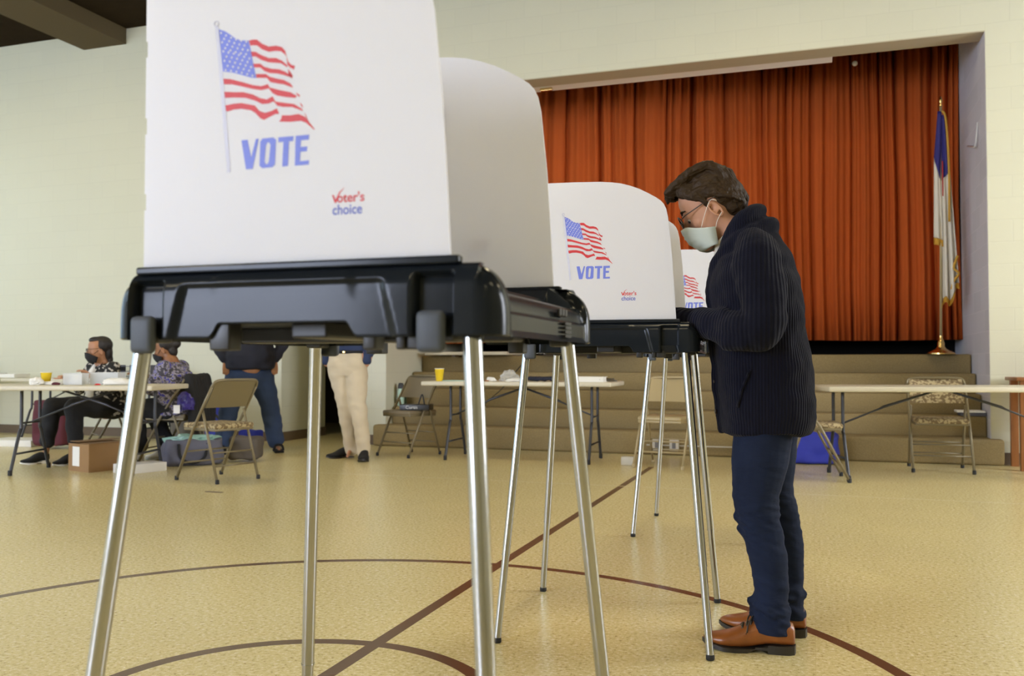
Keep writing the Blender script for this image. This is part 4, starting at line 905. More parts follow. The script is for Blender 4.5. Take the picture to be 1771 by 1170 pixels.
# bins by the wall
t = thing('recycling_bin', 'blue recycling bin behind the lone chair near the wall', 'bin', (-3.22, 9.85, 0), R(-18))
bm = bmesh.new(); ell(bm, [(0, 0, 0, 0.12, 0.10), (0.44, 0, 0, 0.14, 0.125), (0.45, 0, 0, 0.15, 0.135), (0.48, 0, 0, 0.15, 0.135), (0.48, 0, 0, 0.13, 0.115), (0.05, 0, 0, 0.10, 0.08)], p=6, n=32); obj('bin_body', bm, MM['bluebin'], t, auto=40)
bm = bmesh.new(); tube(bm, smooth_path([(-0.08, -0.118, 0.30), (-0.02, -0.122, 0.36), (0.04, -0.122, 0.355), (0.09, -0.118, 0.32)], 5), 0.016, 8); obj('emblem', bm, MM['blackpl'], t, smooth=True, label='black swoosh on the bin')
t = thing('trash_can', 'dark grey waste bin left of the blue recycling bin', 'bin', (-3.62, 9.98, 0), R(-18))
bm = bmesh.new(); ell(bm, [(0, 0, 0, 0.15, 0.15), (0.55, 0, 0, 0.19, 0.19), (0.58, 0, 0, 0.20, 0.20), (0.60, 0, 0, 0.20, 0.20), (0.60, 0, 0, 0.17, 0.17), (0.04, 0, 0, 0.13, 0.13)], n=28); obj('bin_body', bm, MM['grey'], t, auto=40)
bm = bmesh.new(); ell(bm, [(0, 0, 0, 0.20, 0.14), (0.02, 0, 0, 0.22, 0.16), (0.24, 0.01, 0, 0.20, 0.11), (0.27, 0.01, 0, 0.17, 0.07)], p=4); o = vox('shopping_bag', bm, 0.012, MM['bluebag'], None, 2); wrinkle(o, 0.03, 8); place(o, (2.80, 8.28, 0.008), R(-12)); tag(o, 'blue cloth bag on the floor before the steps behind the writing man', 'bag')
bm = bmesh.new(); bx(bm, (0, 0, 0.09), (0.24, 0.16, 0.18), bevel=0.03); o = vox('shopping_bag', bm, 0.012, MM['bluebag'], None, 2); wrinkle(o, 0.03, 7); place(o, (-2.86, 9.85, 0.01), R(-20)); tag(o, 'blue bag on the floor behind the standing person in jeans', 'bag')
# things on the wall tables
c0 = W(-12.0, -0.5, 0.74)
t = thing('paper_towel_roll', 'white paper towel roll standing at the left end of the wall table', 'paper roll', W(-11.85, -0.55, 0.74), 0)
obj('roll', B(lathe, [(0.02, 0), (0.06, 0.0), (0.06, 0.23), (0.02, 0.23)], 24), MM['paper'], t, auto=40); obj('core', B(lathe, [(0.02, 0.0), (0.02, 0.235), (0.017, 0.235)], 16), MM['cardboard'], t, auto=40)
wbox('paper_stack', (-11.65, -0.65, 0.741), (-11.25, -0.40, 0.80), MM['wallpaperbox'], 'white paper stack on the wall table left of the seated woman', 'papers')
wbox('paper_stack', (-11.15, -0.62, 0.741), (-10.9, -0.38, 0.79), MM['paper'], 'second white stack beside the first on the wall table', 'papers')
crumple('glove', 'small blue wad beside the paper towel roll', 'cloth', W(-11.62, -0.72, 0.74), (0.06, 0.04, 0.05), MM['purple'], 5, 0.3)
for i, k in enumerate((-9.72, -9.42, -9.12)):
    t = thing('letter_tray', ['grey wire letter tray, leftmost of the three on the wall table', 'grey wire letter tray in the middle of the three on the wall table', 'grey wire letter tray, rightmost of the three on the wall table'][i], 'letter tray', W(k, -0.35, 0.741), TH, 'wire letter trays')
    for j in range(3): obj('shelf', B(box2, (-0.13, -0.10, 0.02+j*0.06), (0.13, 0.12, 0.027+j*0.06)), MM['greycloth'], t)
    for x in (-0.13, 0.13): obj('side_frame', B(box2, (x-0.004, -0.10, 0), (x+0.004, 0.12, 0.16)), MM['greycloth'], t)
crumple('plastic_bag', 'clouded plastic bag on the wall table by the standing person', 'plastic bag', W(-8.78, -0.28, 0.741), (0.14, 0.08, 0.12), MM['clearpl'], 12, 0.4)
o = wbox('plate', (-8.95, -0.75, 0.80), (-8.62, -0.55, 0.815), MM['navy'], 'dark blue plate on the wall table beside the standing person', 'plate')
o.location.z = -0.058
# black jacket draped over the back of the second woman's chair, purple bag
bm = bmesh.new(); J = Matrix.Translation((-3.17, 8.42, 0)) @ Matrix.Rotation(R(172), 4, 'Z')
for y in (-0.17, -0.11, -0.055, 0.0, 0.055, 0.11, 0.17): caps(bm, [J @ Vector((-0.225, y, 0.785)), J @ Vector((-0.262, y, 0.60)), J @ Vector((-0.275, y*1.05, 0.34+0.02*math.sin(y*40)))], [0.045, 0.050, 0.045], 10)
o = vox('black_jacket', bm, 0.012, MM['blackcloth'], None, 3); wrinkle(o, 0.015, 9); tag(o, 'black jacket draped over the chair back behind the person in the grey and blue blouse', 'jacket')
o = crumple('purple_bag', 'shiny purple bag hanging at the side of the second woman', 'bag', (-2.96, 8.12, 0.50), (0.075, 0.04, 0.155), MM['purple'], 7, 0.35)
flat('badge', 'white badge card hanging below the purple bag', 'badge', (-3.02, 8.06, 0.47), (0.055, 0.008, 0.075), R(10), MM['p_white'])
wbox('floor_hatch', (0, 0, 0), (0.14, 0.03, 0.003), MM['basebrown'], 'short dark mark on the floor in front of the lone chair', 'floor mark', 0.001).location = (-2.20, 6.42, 0)
def mask_mesh(H, k=1.0):
    bm = bmesh.new(); rs = []
    for i in range(15):
        v = i/14; r = []
        for j in range(33):
            u = -1+2*j/32; a = u*math.pi/2; cs = max(0.0, math.cos(a))
            zc = -0.016-0.099*v; zs = -0.066-0.056*v+0.022*math.exp(-((abs(u)-0.50)/0.17)**2)*(1-v)**2
            fc = 0.134 if v < 0.25 else 0.134-0.036*((v-0.25)/0.75)**1.9
            fc += 0.003*math.sin(v*math.pi)-0.0022*(1 if int(v*9) % 2 else 0)*(0.15 < v < 0.85)
            z = zs+(zc-zs)*cs**(0.62-0.3*v)+0.0022*math.sin(v*21+a*2)*cs; fs = 0.030+0.018*v; f = fs+(fc-fs)*cs**0.55; y = 0.070*math.sin(a)*(1-0.06*v)
            r.append(H(f*k, y*k, z*k))
        rs.append(r)
    rings(bm, rs, close=False, capa=False, capb=False); return bm
# ---------------------------------------------------------------- people
def hand(bm, wrist, d, up, side, s=1.0, curl=0.6):
    """palm + four fingers + thumb; d = pointing, up = back of the hand, side = towards the thumb"""
    d = Vector(d).normalized(); up = Vector(up).normalized(); side = Vector(side).normalized(); w0 = Vector(wrist)
    def P(a, b, c): return w0 + d*a*s + side*b*s + up*c*s
    for b in (-0.028, -0.010, 0.010, 0.027): caps(bm, [P(0.0, b*0.6, 0), P(0.085, b, 0)], [0.016*s, 0.0135*s], 10)
    for b, L in ((-0.030, 0.062), (-0.010, 0.074), (0.010, 0.080), (0.029, 0.070)):
        p = P(0.085, b, 0.002); a = 0.0; pts = [p]; 
        for k, f in enumerate((0.45, 0.32, 0.23)):
            a += curl*(0.55, 0.6, 0.5)[k]
            p = p + (d*math.cos(a) - up*math.sin(a))*L*f*s; pts.append(p)
        caps(bm, pts, [0.0092*s, 0.0088*s, 0.0080*s, 0.0070*s], 10)
    p = P(0.02, 0.030, -0.004); q = P(0.055, 0.056, -0.016); r = P(0.085, 0.050, -0.030); e = P(0.104, 0.038, -0.038)
    caps(bm, [p, q, r, e], [0.014*s, 0.0115*s, 0.010*s, 0.008*s], 10)

def head_mat(c, fwd, pitch, roll=0.0):
    """head frame: x = face direction, z = up the head, origin between the ears"""
    f = Vector(fwd).normalized(); f3 = Vector((f.x*math.cos(pitch), f.y*math.cos(pitch), -math.sin(pitch)))
    l = Vector((-f.y, f.x, 0)); u = f3.cross(l)
    return Matrix(((f3.x, l.x, u.x, c[0]), (f3.y, l.y, u.y, c[1]), (f3.z, l.z, u.z, c[2]), (0, 0, 0, 1)))
def head(bm, M, s=1.0, nose=True):
    S_ = M @ Matrix.Scale(s, 4)
    sec = [(-0.118, 0.078, 0, 0.014, 0.014), (-0.110, 0.070, 0, 0.032, 0.026), (-0.092, 0.052, 0, 0.052, 0.042), (-0.065, 0.036, 0, 0.068, 0.055), (-0.04, 0.026, 0, 0.078, 0.062),
           (-0.015, 0.018, 0, 0.087, 0.067), (0.01, 0.014, 0, 0.090, 0.071), (0.035, 0.010, 0, 0.096, 0.074), (0.06, 0.006, 0, 0.099, 0.076), (0.085, 0.002, 0, 0.094, 0.072),
           (0.105, -0.002, 0, 0.080, 0.062), (0.12, -0.004, 0, 0.058, 0.045), (0.129, -0.005, 0, 0.028, 0.022)]
    ell(bm, sec, S_, 28, 2.15)
    # brow, nose, lips, cheeks, ears
    caps(bm, [S_ @ Vector((0.092, -0.036, 0.028)), S_ @ Vector((0.102, 0, 0.026)), S_ @ Vector((0.092, 0.036, 0.028))], [0.010*s]*3, 8)
    caps(bm, [S_ @ Vector((0.100, 0, 0.018)), S_ @ Vector((0.116, 0, -0.010)), S_ @ Vector((0.124, 0, -0.026))], [0.007*s, 0.009*s, 0.0115*s], 10)
    for y in (-1, 1): ball(bm, S_ @ Vector((0.112, y*0.011, -0.030)), 0.009*s, n=10)
    caps(bm, [S_ @ Vector((0.100, -0.016, -0.060)), S_ @ Vector((0.108, 0, -0.059)), S_ @ Vector((0.100, 0.016, -0.060))], [0.006*s, 0.009*s, 0.006*s], 8)
    for y in (-1, 1):
        ball(bm, S_ @ Vector((0.070, y*0.037, -0.026)), 0.0225*s, n=12)
        ball(bm, S_ @ Vector((0.0880, y*0.0315, 0.0060)), 0.0132*s, n=14)
        E_ = S_ @ Matrix.Translation((0.002, y*0.078, -0.016)) @ Matrix.Rotation(0.35, 4, 'Y') @ Matrix.Rotation(y*0.25, 4, 'Z')
        t = bmesh.new(); tube(t, [(0.015*math.cos(a*math.pi/9)+0.002, 0, 0.029*math.sin(a*math.pi/9)) for a in range(18)], 0.0048, 8, close=True); bmesh.ops.transform(t, matrix=E_, verts=t.verts); merge(bm, t)
        ball(bm, S_ @ Vector((0.003, y*0.074, -0.020)), (0.010*s, 0.004*s, 0.018*s), n=12)

def shoe(t, name, heel, deg, L, mu, ms, laces=True):
    """leather shoe; heel = point on the floor under the heel, deg = direction of the toe"""
    Rm = Matrix.Translation((heel[0], heel[1], 0)) @ Matrix.Rotation(R(deg), 4, 'Z')
    k = L/0.29
    def ring(x, hw, zt, zb, n=20):
        r = []
        for i in range(n):
            a = 2*math.pi*i/n; c, s_ = math.cos(a), math.sin(a)
            r.append(Vector((x*k, hw*math.copysign(abs(c)**0.85, c), zb+(zt-zb)*(0.5+0.5*math.copysign(abs(s_)**0.8, s_)))))
        return r
    up = [(0.0, 0.018, 0.075, 0.030), (0.006, 0.030, 0.092, 0.026), (0.03, 0.036, 0.100, 0.025), (0.06, 0.037, 0.104, 0.025), (0.09, 0.038, 0.106, 0.024), (0.12, 0.040, 0.098, 0.017), (0.15, 0.045, 0.086, 0.011),
          (0.18, 0.050, 0.068, 0.010), (0.21, 0.050, 0.056, 0.010), (0.24, 0.044, 0.050, 0.013), (0.265, 0.033, 0.046, 0.019), (0.282, 0.019, 0.040, 0.025), (0.289, 0.006, 0.036, 0.029)]
    bm = bmesh.new(); rings(bm, [ring(*u) for u in up]); bmesh.ops.recalc_face_normals(bm, faces=bm.faces); bmesh.ops.transform(bm, matrix=Rm, verts=bm.verts)
    o = obj(name, bm, mu, t, smooth=True, label='left or right shoe upper' if False else None)
    # sole with a heel block
    out = [(0.0-0.003, 0.0), (0.002, 0.026), (0.02, 0.037), (0.06, 0.038), (0.084, 0.037), (0.086, 0.037), (0.105, 0.036), (0.124, 0.037), (0.126, 0.037), (0.15, 0.045), (0.19, 0.053), (0.225, 0.051), (0.262, 0.036), (0.285, 0.018), (0.294, 0.0)]
    poly = [(x*k, y) for x, y in out] + [(x*k, -y) for x, y in reversed(out[1:-1])]
    bm = bmesh.new(); rs = []
    for z, sc in ((0.0, 0.0), (1.0, 0.0)):
        rs.append([Vector((x, y, z*(0.027 if x < 0.085*k else (0.0185 if x < 0.125*k else 0.013)))) for x, y in poly])
    for r_ in rs:
        for v in r_:
            if v.x > 0.2*k: v.z += (v.x-0.2*k)**2*2.0
    for v in rs[0]:
        if 0.085*k < v.x < 0.135*k: v.z = 0.010
    rings(bm, rs); bmesh.ops.recalc_face_normals(bm, faces=bm.faces); bmesh.ops.transform(bm, matrix=Rm, verts=bm.verts)
    obj('sole', bm, ms, o, auto=40)
    if laces:
        bm = bmesh.new()
        for i in range(5):
            x = (0.108+0.0135*i)*k; z = (0.1040, 0.1000, 0.0945, 0.0885, 0.0820)[i]
            tube(bm, [(x-0.003, -0.026, z-0.013), (x-0.001, -0.013, z-0.001), (x+0.001, 0.013, z+0.001), (x+0.003, 0.026, z-0.013)], 0.0030, 6)
        for s_ in (-1, 1): tube(bm, smooth_path([(0.120*k, 0, 0.103), (0.130*k, s_*0.022, 0.113), (0.145*k, s_*0.042, 0.092), (0.150*k, s_*0.050, 0.066)], 4), 0.0028, 6)
        bmesh.ops.transform(bm, matrix=Rm, verts=bm.verts); obj('laces', bm, MM['sole'], o, smooth=True)
        bm = bmesh.new(); tube(bm, [(0.152*k, -0.0445, 0.060), (0.165*k, -0.020, 0.078), (0.170*k, 0.0, 0.078), (0.165*k, 0.020, 0.078), (0.152*k, 0.0445, 0.060)], 0.0016, 6)
        bmesh.ops.transform(bm, matrix=Rm, verts=bm.verts); obj('seam', bm, MM['sole'], o, smooth=True)
    return o

# -------- the voter: local frame as his booth (x = away from the booth, y = away from the lens)
t = thing('person', 'person in navy ribbed cardigan, jeans, glasses and pale mask, bending over the middle booth', 'person', (0.815, 2.985, 0), R(-14.74))
HM = head_mat((-0.130, 0.0, 1.447), (-1, 0, 0), R(27))
near_w, far_w = Vector((-0.300, -0.022, 1.070)), Vector((-0.325, 0.17, 1.064))
bm = bmesh.new()
head(bm, HM)
caps(bm, [(-0.115, 0, 1.40), (-0.055, 0, 1.345), (-0.01, 0, 1.27), (0.01, 0, 1.18)], [0.056, 0.055, 0.062, 0.10], 20)
ell(bm, [(0.72, 0.03, 0, 0.09, 0.13), (0.9, 0.022, 0, 0.115, 0.135), (1.1, 0.005, 0, 0.11, 0.14), (1.2, 0.0, 0, 0.09, 0.15), (1.28, 0.0, 0, 0.05, 0.09)])
for s, wr, el in ((-1, near_w, Vector((0.02, -0.205, 1.04))), (1, far_w, Vector((-0.02, 0.235, 1.03)))):
    md = Vector((-0.13, -0.112, 1.044)) if s < 0 else Vector((-0.16, 0.205, 1.045)); m2 = Vector((-0.20, -0.052, 1.062)) if s < 0 else Vector((-0.26, 0.18, 1.060))
    caps(bm, [(0, s*0.14, 1.22), el, md, m2, wr], [0.045, 0.036, 0.030, 0.026, 0.024], 14)
for s, hp, kn, an in ((-1, (0.025, -0.08, 0.75), (0.004, -0.09, 0.43), (0.06, -0.093, 0.085)), (1, (0.045, 0.08, 0.75), (0.068, 0.095, 0.42), (0.11, 0.10, 0.085))):
    caps(bm, [hp, kn, an, (an[0]-0.10, an[1], 0.038)], [0.07, 0.046, 0.026, 0.016], 14)
hand(bm, near_w, (-0.98, 0.18, -0.10), (0, 0, 1), (0.28, 0.95, 0), 0.95, 0.55)
hand(bm, far_w, (-0.95, -0.25, -0.12), (0, 0, 1), (0.25, -0.95, 0), 0.95, 0.8)
body = vox('body', bm, 0.0045, MM['skin'], t, 3)
# eyes, brows
for y in (-1, 1):
    bm = bmesh.new(); ball(bm, HM @ Vector((0.0885, y*0.0315, 0.002)), 0.0112, n=16); e = obj('eye', bm, MM['eye'], t, smooth=True)
    bm = bmesh.new(); ball(bm, HM @ Vector((0.0955, y*0.0315, -0.0050)), 0.0062, n=12); obj('iris', bm, MM['frame'], e, smooth=True)
    bm = bmesh.new(); caps(bm, [HM @ Vector((0.106, y*0.014, 0.030)), HM @ Vector((0.106, y*0.030, 0.036)), HM @ Vector((0.094, y*0.048, 0.031))], [0.004, 0.0045, 0.0025], 8); obj('eyebrow', bm, MM['hair'], t, smooth=True)
# hair: swept up and back, short at the nape
bm = bmesh.new(); H = lambda x, y, z: HM @ Vector((x, y, z))
def hb(c, r): ball(bm, H(*c), r, HM.to_3x3().to_4x4(), 20)
hb((-0.010, 0, 0.070), (0.101, 0.080, 0.076)); hb((-0.040, 0, 0.030), (0.072, 0.079, 0.075)); hb((-0.050, 0, -0.020), (0.042, 0.062, 0.050))
for i in range(11):
    y = (i-5)*0.0125; e = 1-abs(i-5)/5*0.35; w_ = 0.5*math.sin(i*2.1)
    caps(bm, smooth_path([H(-0.095*e, y*0.9, 0.055+0.03*e), H(-0.05, y*1.02, 0.105+0.030*e), H(0.01, y*1.02, 0.118+0.028*e), H(0.07, y, 0.108+0.026*e), H(0.112+0.01*w_, y*0.92, 0.100+0.020*e), H(0.134*e+0.006*w_, y*0.9, 0.096+0.010*w_)], 3), [0.016, 0.016, 0.017, 0.017, 0.018, 0.018, 0.018, 0.018, 0.018, 0.017, 0.016, 0.015, 0.013, 0.011, 0.008, 0.004], 9)
for y in (-1, 1):
    for q_ in range(4): caps(bm, smooth_path([H(0.075-0.016*q_, y*(0.066+0.002*q_), 0.072-0.010*q_), H(0.03-0.015*q_, y*0.078, 0.070-0.014*q_), H(-0.03-0.01*q_, y*0.079, 0.055-0.02*q_), H(-0.088, y*0.045, 0.035-0.022*q_)], 3), [0.007]*10, 8)
    caps(bm, [H(0.040, y*0.070, 0.060), H(0.026, y*0.073, 0.035), H(0.020, y*0.0715, 0.010), H(0.019, y*0.070, -0.010)], [0.018, 0.011, 0.008, 0.004], 10)
for y in (-1, 1):
    ball(bm, H(0.060, y*0.056, 0.088), (0.034, 0.020, 0.024), HM.to_3x3().to_4x4(), 14); caps(bm, [H(0.062, y*0.066, 0.070), H(0.040, y*0.072, 0.046)], [0.014, 0.012], 10)
caps(bm, [H(-0.088, 0, 0.02), H(-0.094, 0, -0.015), H(-0.082, 0, -0.052)], [0.028, 0.022, 0.010], 12)
for y in (-1, 1): caps(bm, [H(-0.075, y*0.035, 0.0), H(-0.080, y*0.035, -0.03), H(-0.068, y*0.035, -0.060)], [0.026, 0.018, 0.008], 12)
hr = vox('hair', bm, 0.004, MM['hair'], t, 1); wrinkle(hr, 0.0025, 90, 0.6)
# stubble-free jaw is covered by the mask
mk = obj('face_mask', mask_mesh(H), MM['mask'], t, smooth=True); sd = mk.modifiers.new('s', 'SOLIDIFY'); sd.thickness = 0.0025
for y in (-1, 1):
    bm = bmesh.new(); tube(bm, smooth_path([H(0.072, y*0.0655, -0.046), H(0.040, y*0.078, -0.012), H(0.006, y*0.085, 0.017), H(-0.012, y*0.086, 0.006)], 5), 0.0011, 6); tube(bm, smooth_path([H(0.031, y*0.069, -0.070), H(0.018, y*0.076, -0.054), H(0.004, y*0.081, -0.044), H(-0.008, y*0.085, -0.036)], 5), 0.0011, 6)
    obj('ear_loop', bm, MM['paper'], mk, smooth=True)
# glasses
g = None
for y in (-1, 1):
    bm = bmesh.new(); c = Vector((0.124, y*0.033, 0.004))
    tube(bm, [H(c.x-0.006*math.cos(a*math.pi/14)**2*(1 if math.cos(a*math.pi/14)*y > 0 else 0), c.y+0.0245*math.cos(a*math.pi/14), c.z+0.0205*math.sin(a*math.pi/14)) for a in range(28)], 0.0026, 8, close=True)
    if y == -1:
        tube(bm, [H(0.124, -0.010, 0.008), H(0.128, 0, 0.011), H(0.124, 0.010, 0.008)], 0.0016, 8)
        g = obj('eyeglasses', bm, MM['frame'], t, smooth=True)
    else: obj('rim', bm, MM['frame'], g, smooth=True)
    bm = bmesh.new(); rr = [[H(c.x+dx, c.y+0.023*math.cos(a*math.pi/12), c.z+0.019*math.sin(a*math.pi/12)) for a in range(24)] for dx in (-0.0008, 0.0008)]; rings(bm, rr); bmesh.ops.recalc_face_normals(bm, faces=bm.faces); obj('lens', bm, MM['glass'], g)
    bm = bmesh.new(); tube(bm, [H(0.118, y*0.057, 0.010), H(0.100, y*0.072, 0.014), H(0.02, y*0.079, 0.022), H(-0.012, y*0.080, 0.022), H(-0.022, y*0.078, 0.008)], 0.0018, 8); obj('temple', bm, MM['frame'], g, smooth=True)
# cardigan
bm = bmesh.new()
ell(bm, [(0.690, 0.028, 0, 0.130, 0.165), (0.694, 0.028, 0, 0.142, 0.178), (0.74, 0.034, 0, 0.153, 0.186), (0.80, 0.034, 0, 0.158, 0.188), (0.90, 0.024, 0, 0.158, 0.186), (0.975, 0.019, 0, 0.152, 0.182), (1.05, 0.012, 0, 0.149, 0.180),
         (1.13, 0.005, 0, 0.149, 0.186), (1.20, -0.003, 0, 0.142, 0.192), (1.26, -0.002, 0, 0.124, 0.178), (1.31, 0.000, 0, 0.102, 0.135), (1.36, -0.004, 0, 0.072, 0.09), (1.385, -0.006, 0, 0.058, 0.07)], p=2.4, n=36)
caps(bm, [(0.0, -0.135, 1.285), (0.005, -0.175, 1.235), (0.03, -0.218, 1.06), (0.012, -0.222, 1.020), (-0.05, -0.190, 1.024), (-0.12, -0.125, 1.040), (-0.19, -0.060, 1.060), (-0.262, -0.030, 1.070), (-0.310, -0.020, 1.072)], [0.070, 0.078, 0.066, 0.064, 0.061, 0.054, 0.045, 0.040, 0.037], 18)
caps(bm, [(0.0, 0.135, 1.285), (0.0, 0.175, 1.235), (-0.01, 0.24, 1.06), (-0.03, 0.235, 1.02), (-0.16, 0.205, 1.045), (-0.27, 0.178, 1.062), (-0.335, 0.17, 1.064)], [0.070, 0.078, 0.064, 0.058, 0.046, 0.038, 0.034], 18)
# elbow folds
caps(bm, [(-0.04, -0.235, 0.985), (-0.09, -0.205, 0.992), (-0.13, -0.165, 1.010)], [0.028, 0.032, 0.028], 10)
caps(bm, [(-0.085, -0.215, 1.040), (-0.10, -0.155, 1.082), (-0.11, -0.10, 1.090)], [0.018, 0.022, 0.016], 10)
# shawl collar: two rolls around the neck
for off, rr, dz in ((0.0, 0.030, 0.0), (0.036, 0.030, -0.052)):
    pts = [(-0.142+off*0.1, s*0.030, 1.165) for s in (-1,)] + [(-0.122, -0.045-off*0.4, 1.255), (-0.085, -0.074-off*0.6, 1.325+dz*0.4), (-0.035+off*0.5, -0.078-off*0.6, 1.392+dz), (0.004+off, -0.040-off*0.3, 1.424+dz), (0.010+off, 0, 1.432+dz),
           (0.004+off, 0.040+off*0.3, 1.424+dz), (-0.035+off*0.5, 0.078+off*0.6, 1.392+dz), (-0.085, 0.074+off*0.6, 1.325+dz*0.4), (-0.122, 0.045+off*0.4, 1.255), (-0.142, 0.030, 1.165)]
    pth = smooth_path(pts, 4); n_ = len(pth); caps(bm, pth, [rr*(0.62+0.38*math.sin(math.pi*i/(n_-1))) for i in range(n_)], 12)
# front placket edge
caps(bm, smooth_path([(-0.143, -0.028, 1.17), (-0.138, -0.03, 1.0), (-0.132, -0.032, 0.85), (-0.113, -0.03, 0.70)], 5), [0.014]*16, 10)
sw = vox('cardigan', bm, 0.006, MM['sweater'], t, 3, label='navy ribbed shawl collar cardigan'); wrinkle(sw, 0.010, 9, 1.4); wrinkle(sw, 0.004, 26, 1.0)
bm = bmesh.new(); tube(bm, [(-0.02, -0.187, 0.90), (-0.045, -0.182, 0.84), (-0.06, -0.176, 0.78)], 0.004, 8); obj('pocket', bm, MM['sweater'], sw, smooth=True, label='slanted knit pocket edge')
bm = bmesh.new()
for z in (1.10, 0.98, 0.86, 0.76): ball(bm, (-0.146+(1.10-z)*0.045, -0.036, z), (0.005, 0.010, 0.010), n=12)
obj('button', bm, MM['frame'], sw, smooth=True)
bm = bmesh.new(); caps(bm, [(-0.128, -0.020, 1.275), (-0.118, -0.040, 1.315), (-0.085, -0.058, 1.350)], [0.008, 0.013, 0.010], 10); caps(bm, [(-0.128, 0.020, 1.275), (-0.118, 0.040, 1.315), (-0.085, 0.058, 1.350)], [0.008, 0.013, 0.010], 10)
vox('shirt_collar', bm, 0.005, MM['flagwhite'], t, 1)
# jeans
bm = bmesh.new()
ell(bm, [(0.70, 0.03, 0, 0.105, 0.150), (0.76, 0.032, 0, 0.118, 0.160), (0.84, 0.03, 0, 0.112, 0.150), (0.88, 0.028, 0, 0.100, 0.135)])
caps(bm, [(0.022, -0.074, 0.71), (0.008, -0.085, 0.60), (-0.006, -0.090, 0.50), (0.006, -0.092, 0.41), (0.032, -0.094, 0.30), (0.042, -0.094, 0.20), (0.034, -0.094, 0.145), (0.042, -0.094, 0.095)], [0.094, 0.090, 0.074, 0.064, 0.061, 0.054, 0.057, 0.060], 20)
caps(bm, [(0.045, 0.078, 0.74), (0.045, 0.085, 0.60), (0.048, 0.090, 0.50), (0.072, 0.095, 0.41), (0.094, 0.098, 0.30), (0.100, 0.10, 0.20), (0.090, 0.10, 0.150), (0.100, 0.10, 0.098)], [0.095, 0.086, 0.072, 0.064, 0.060, 0.052, 0.055, 0.056], 20)
for (x0, x1, y, z, dz, r) in ((-0.060, 0.04, -0.092, 0.425, -0.03, 0.016), (-0.050, 0.05, -0.092, 0.385, 0.02, 0.015), (-0.022, 0.08, -0.096, 0.155, -0.02, 0.015), (-0.016, 0.09, -0.096, 0.120, 0.015, 0.014), (0.03, 0.125, 0.096, 0.40, -0.03, 0.014), (0.05, 0.145, 0.1, 0.17, -0.02, 0.013), (0.05, 0.148, 0.1, 0.13, 0.01, 0.013)):
    for sy in (-0.035, 0.0, 0.035): caps(bm, [(x0+abs(sy)*0.6, y+sy, z), ((x0+x1)/2, y+sy*1.5, z+dz*0.6), (x1-abs(sy)*0.6, y+sy, z+dz)], [r, r, r], 8)
for (x, y) in ((0.040, -0.094), (0.098, 0.10)):
    caps(bm, [(x, y, 0.14), (x+0.002, y, 0.075)], [0.054, 0.059], 20)
def folds(o, bands):
    """sideways creases of the cloth, strongest around the given heights"""
    from mathutils import noise
    me = o.data; ns = [v.normal.copy() for v in me.vertices]
    for v, nn in zip(me.vertices, ns):
        wgt = 0.25+sum(math.exp(-((v.co.z-z)/w_)**2) for z, w_ in bands)
        n1 = noise.noise(Vector((v.co.x*7, v.co.y*7, v.co.z*34+v.co.x*14))); n2 = noise.noise(Vector((v.co.x*16+5, v.co.y*16, v.co.z*60-v.co.x*20)))
        v.co += nn*(0.0085*wgt*(0.35-abs(n1)*1.6)+0.0025*wgt*n2)
    big = [v for v in me.vertices]
jn = vox('jeans', bm, 0.006, MM['jeans'], t, 3); folds(jn, [(0.41, 0.06), (0.13, 0.06)])
for v in jn.data.vertices:
    lim = 0.058+0.20*max(0, 0.05-(v.co.x-(0.042 if v.co.y < 0 else 0.100)))*0.5
    if v.co.z < lim: v.co.z = lim+(v.co.z-lim)*0.1
shoe(t, 'shoe', (0.112, -0.094), 180, 0.285, MM['leather'], MM['sole'])
shoe(t, 'shoe', (0.158, 0.100), 176, 0.285, MM['leather'], MM['sole'])
# pen and ballot in the booth
bm = bmesh.new(); tube(bm, [(-0.372, 0.140, 1.045), (-0.350, 0.150, 1.17)], [0.002, 0.004], 8)
o = obj('pen', bm, MM['blackpl'], smooth=True); place(o, (0.815, 2.985, 0), R(-14.74)); tag(o, 'black pen held by the voter inside the middle booth', 'pen')
o = flat('ballot_paper', 'white ballot sheet on the tray of the middle booth', 'paper', (0.37, 3.17, 1.0335), (0.28, 0.21, 0.001), R(-14), MM['paper'], 0)

# -------- background people
def figure(label, loc, deg, P, skin, voxs=0.010):
    """P: joint dict in local coords (x = facing); returns root"""
    t = thing('person', label, 'person', (loc[0], loc[1], 0), R(deg))
    bm = bmesh.new(); HMx = head_mat(P['head'], P.get('look', (1, 0, 0)), P.get('pitch', 0.1))
    head(bm, HMx, 0.95)
    nk = Vector(P['neck']); hd = Vector(P['head'])
    caps(bm, [hd-Vector((0, 0, 0.03)), nk], [0.055, 0.06], 14)
    ch, hp = Vector(P['chest']), Vector(P['hips'])
    caps(bm, [nk, ch, hp], [0.07, 0.11, 0.12], 14)
    for s in ('l', 'r'):
        sh, el, wr = (Vector(P[k+s]) for k in ('sh', 'el', 'wr')); caps(bm, [sh, el, wr], [0.05, 0.038, 0.026], 12)
        hand(bm, wr, (wr-el) if 'hd' not in P else P['hd'], P.get('hup', (0, 0, 1)), (0, 1 if s == 'r' else -1, 0), 0.95, 0.6)
        h_, kn, an = (Vector(P[k+s]) for k in ('hp', 'kn', 'an')); ft = Vector(P['ft'+s])
        caps(bm, [h_, kn, an, ft-Vector((0, 0, 0.012))], [0.075, 0.05, 0.027, 0.014], 12)
    b_ = vox('body', bm, 0.007, skin, t, 2)
    return t, HMx
def garment(t, name, chains, m, vs=0.012, wr=0.012, sec=None, label=None, extra=None):
    bm = bmesh.new()
    for pts, rad in chains: caps(bm, pts, rad, 16)
    if sec: ell(bm, sec, None, 28, 2.4)
    if extra: extra(bm)
    o = vox(name, bm, vs, m, t, 2, label); wrinkle(o, wr, 11, 1.3); return o
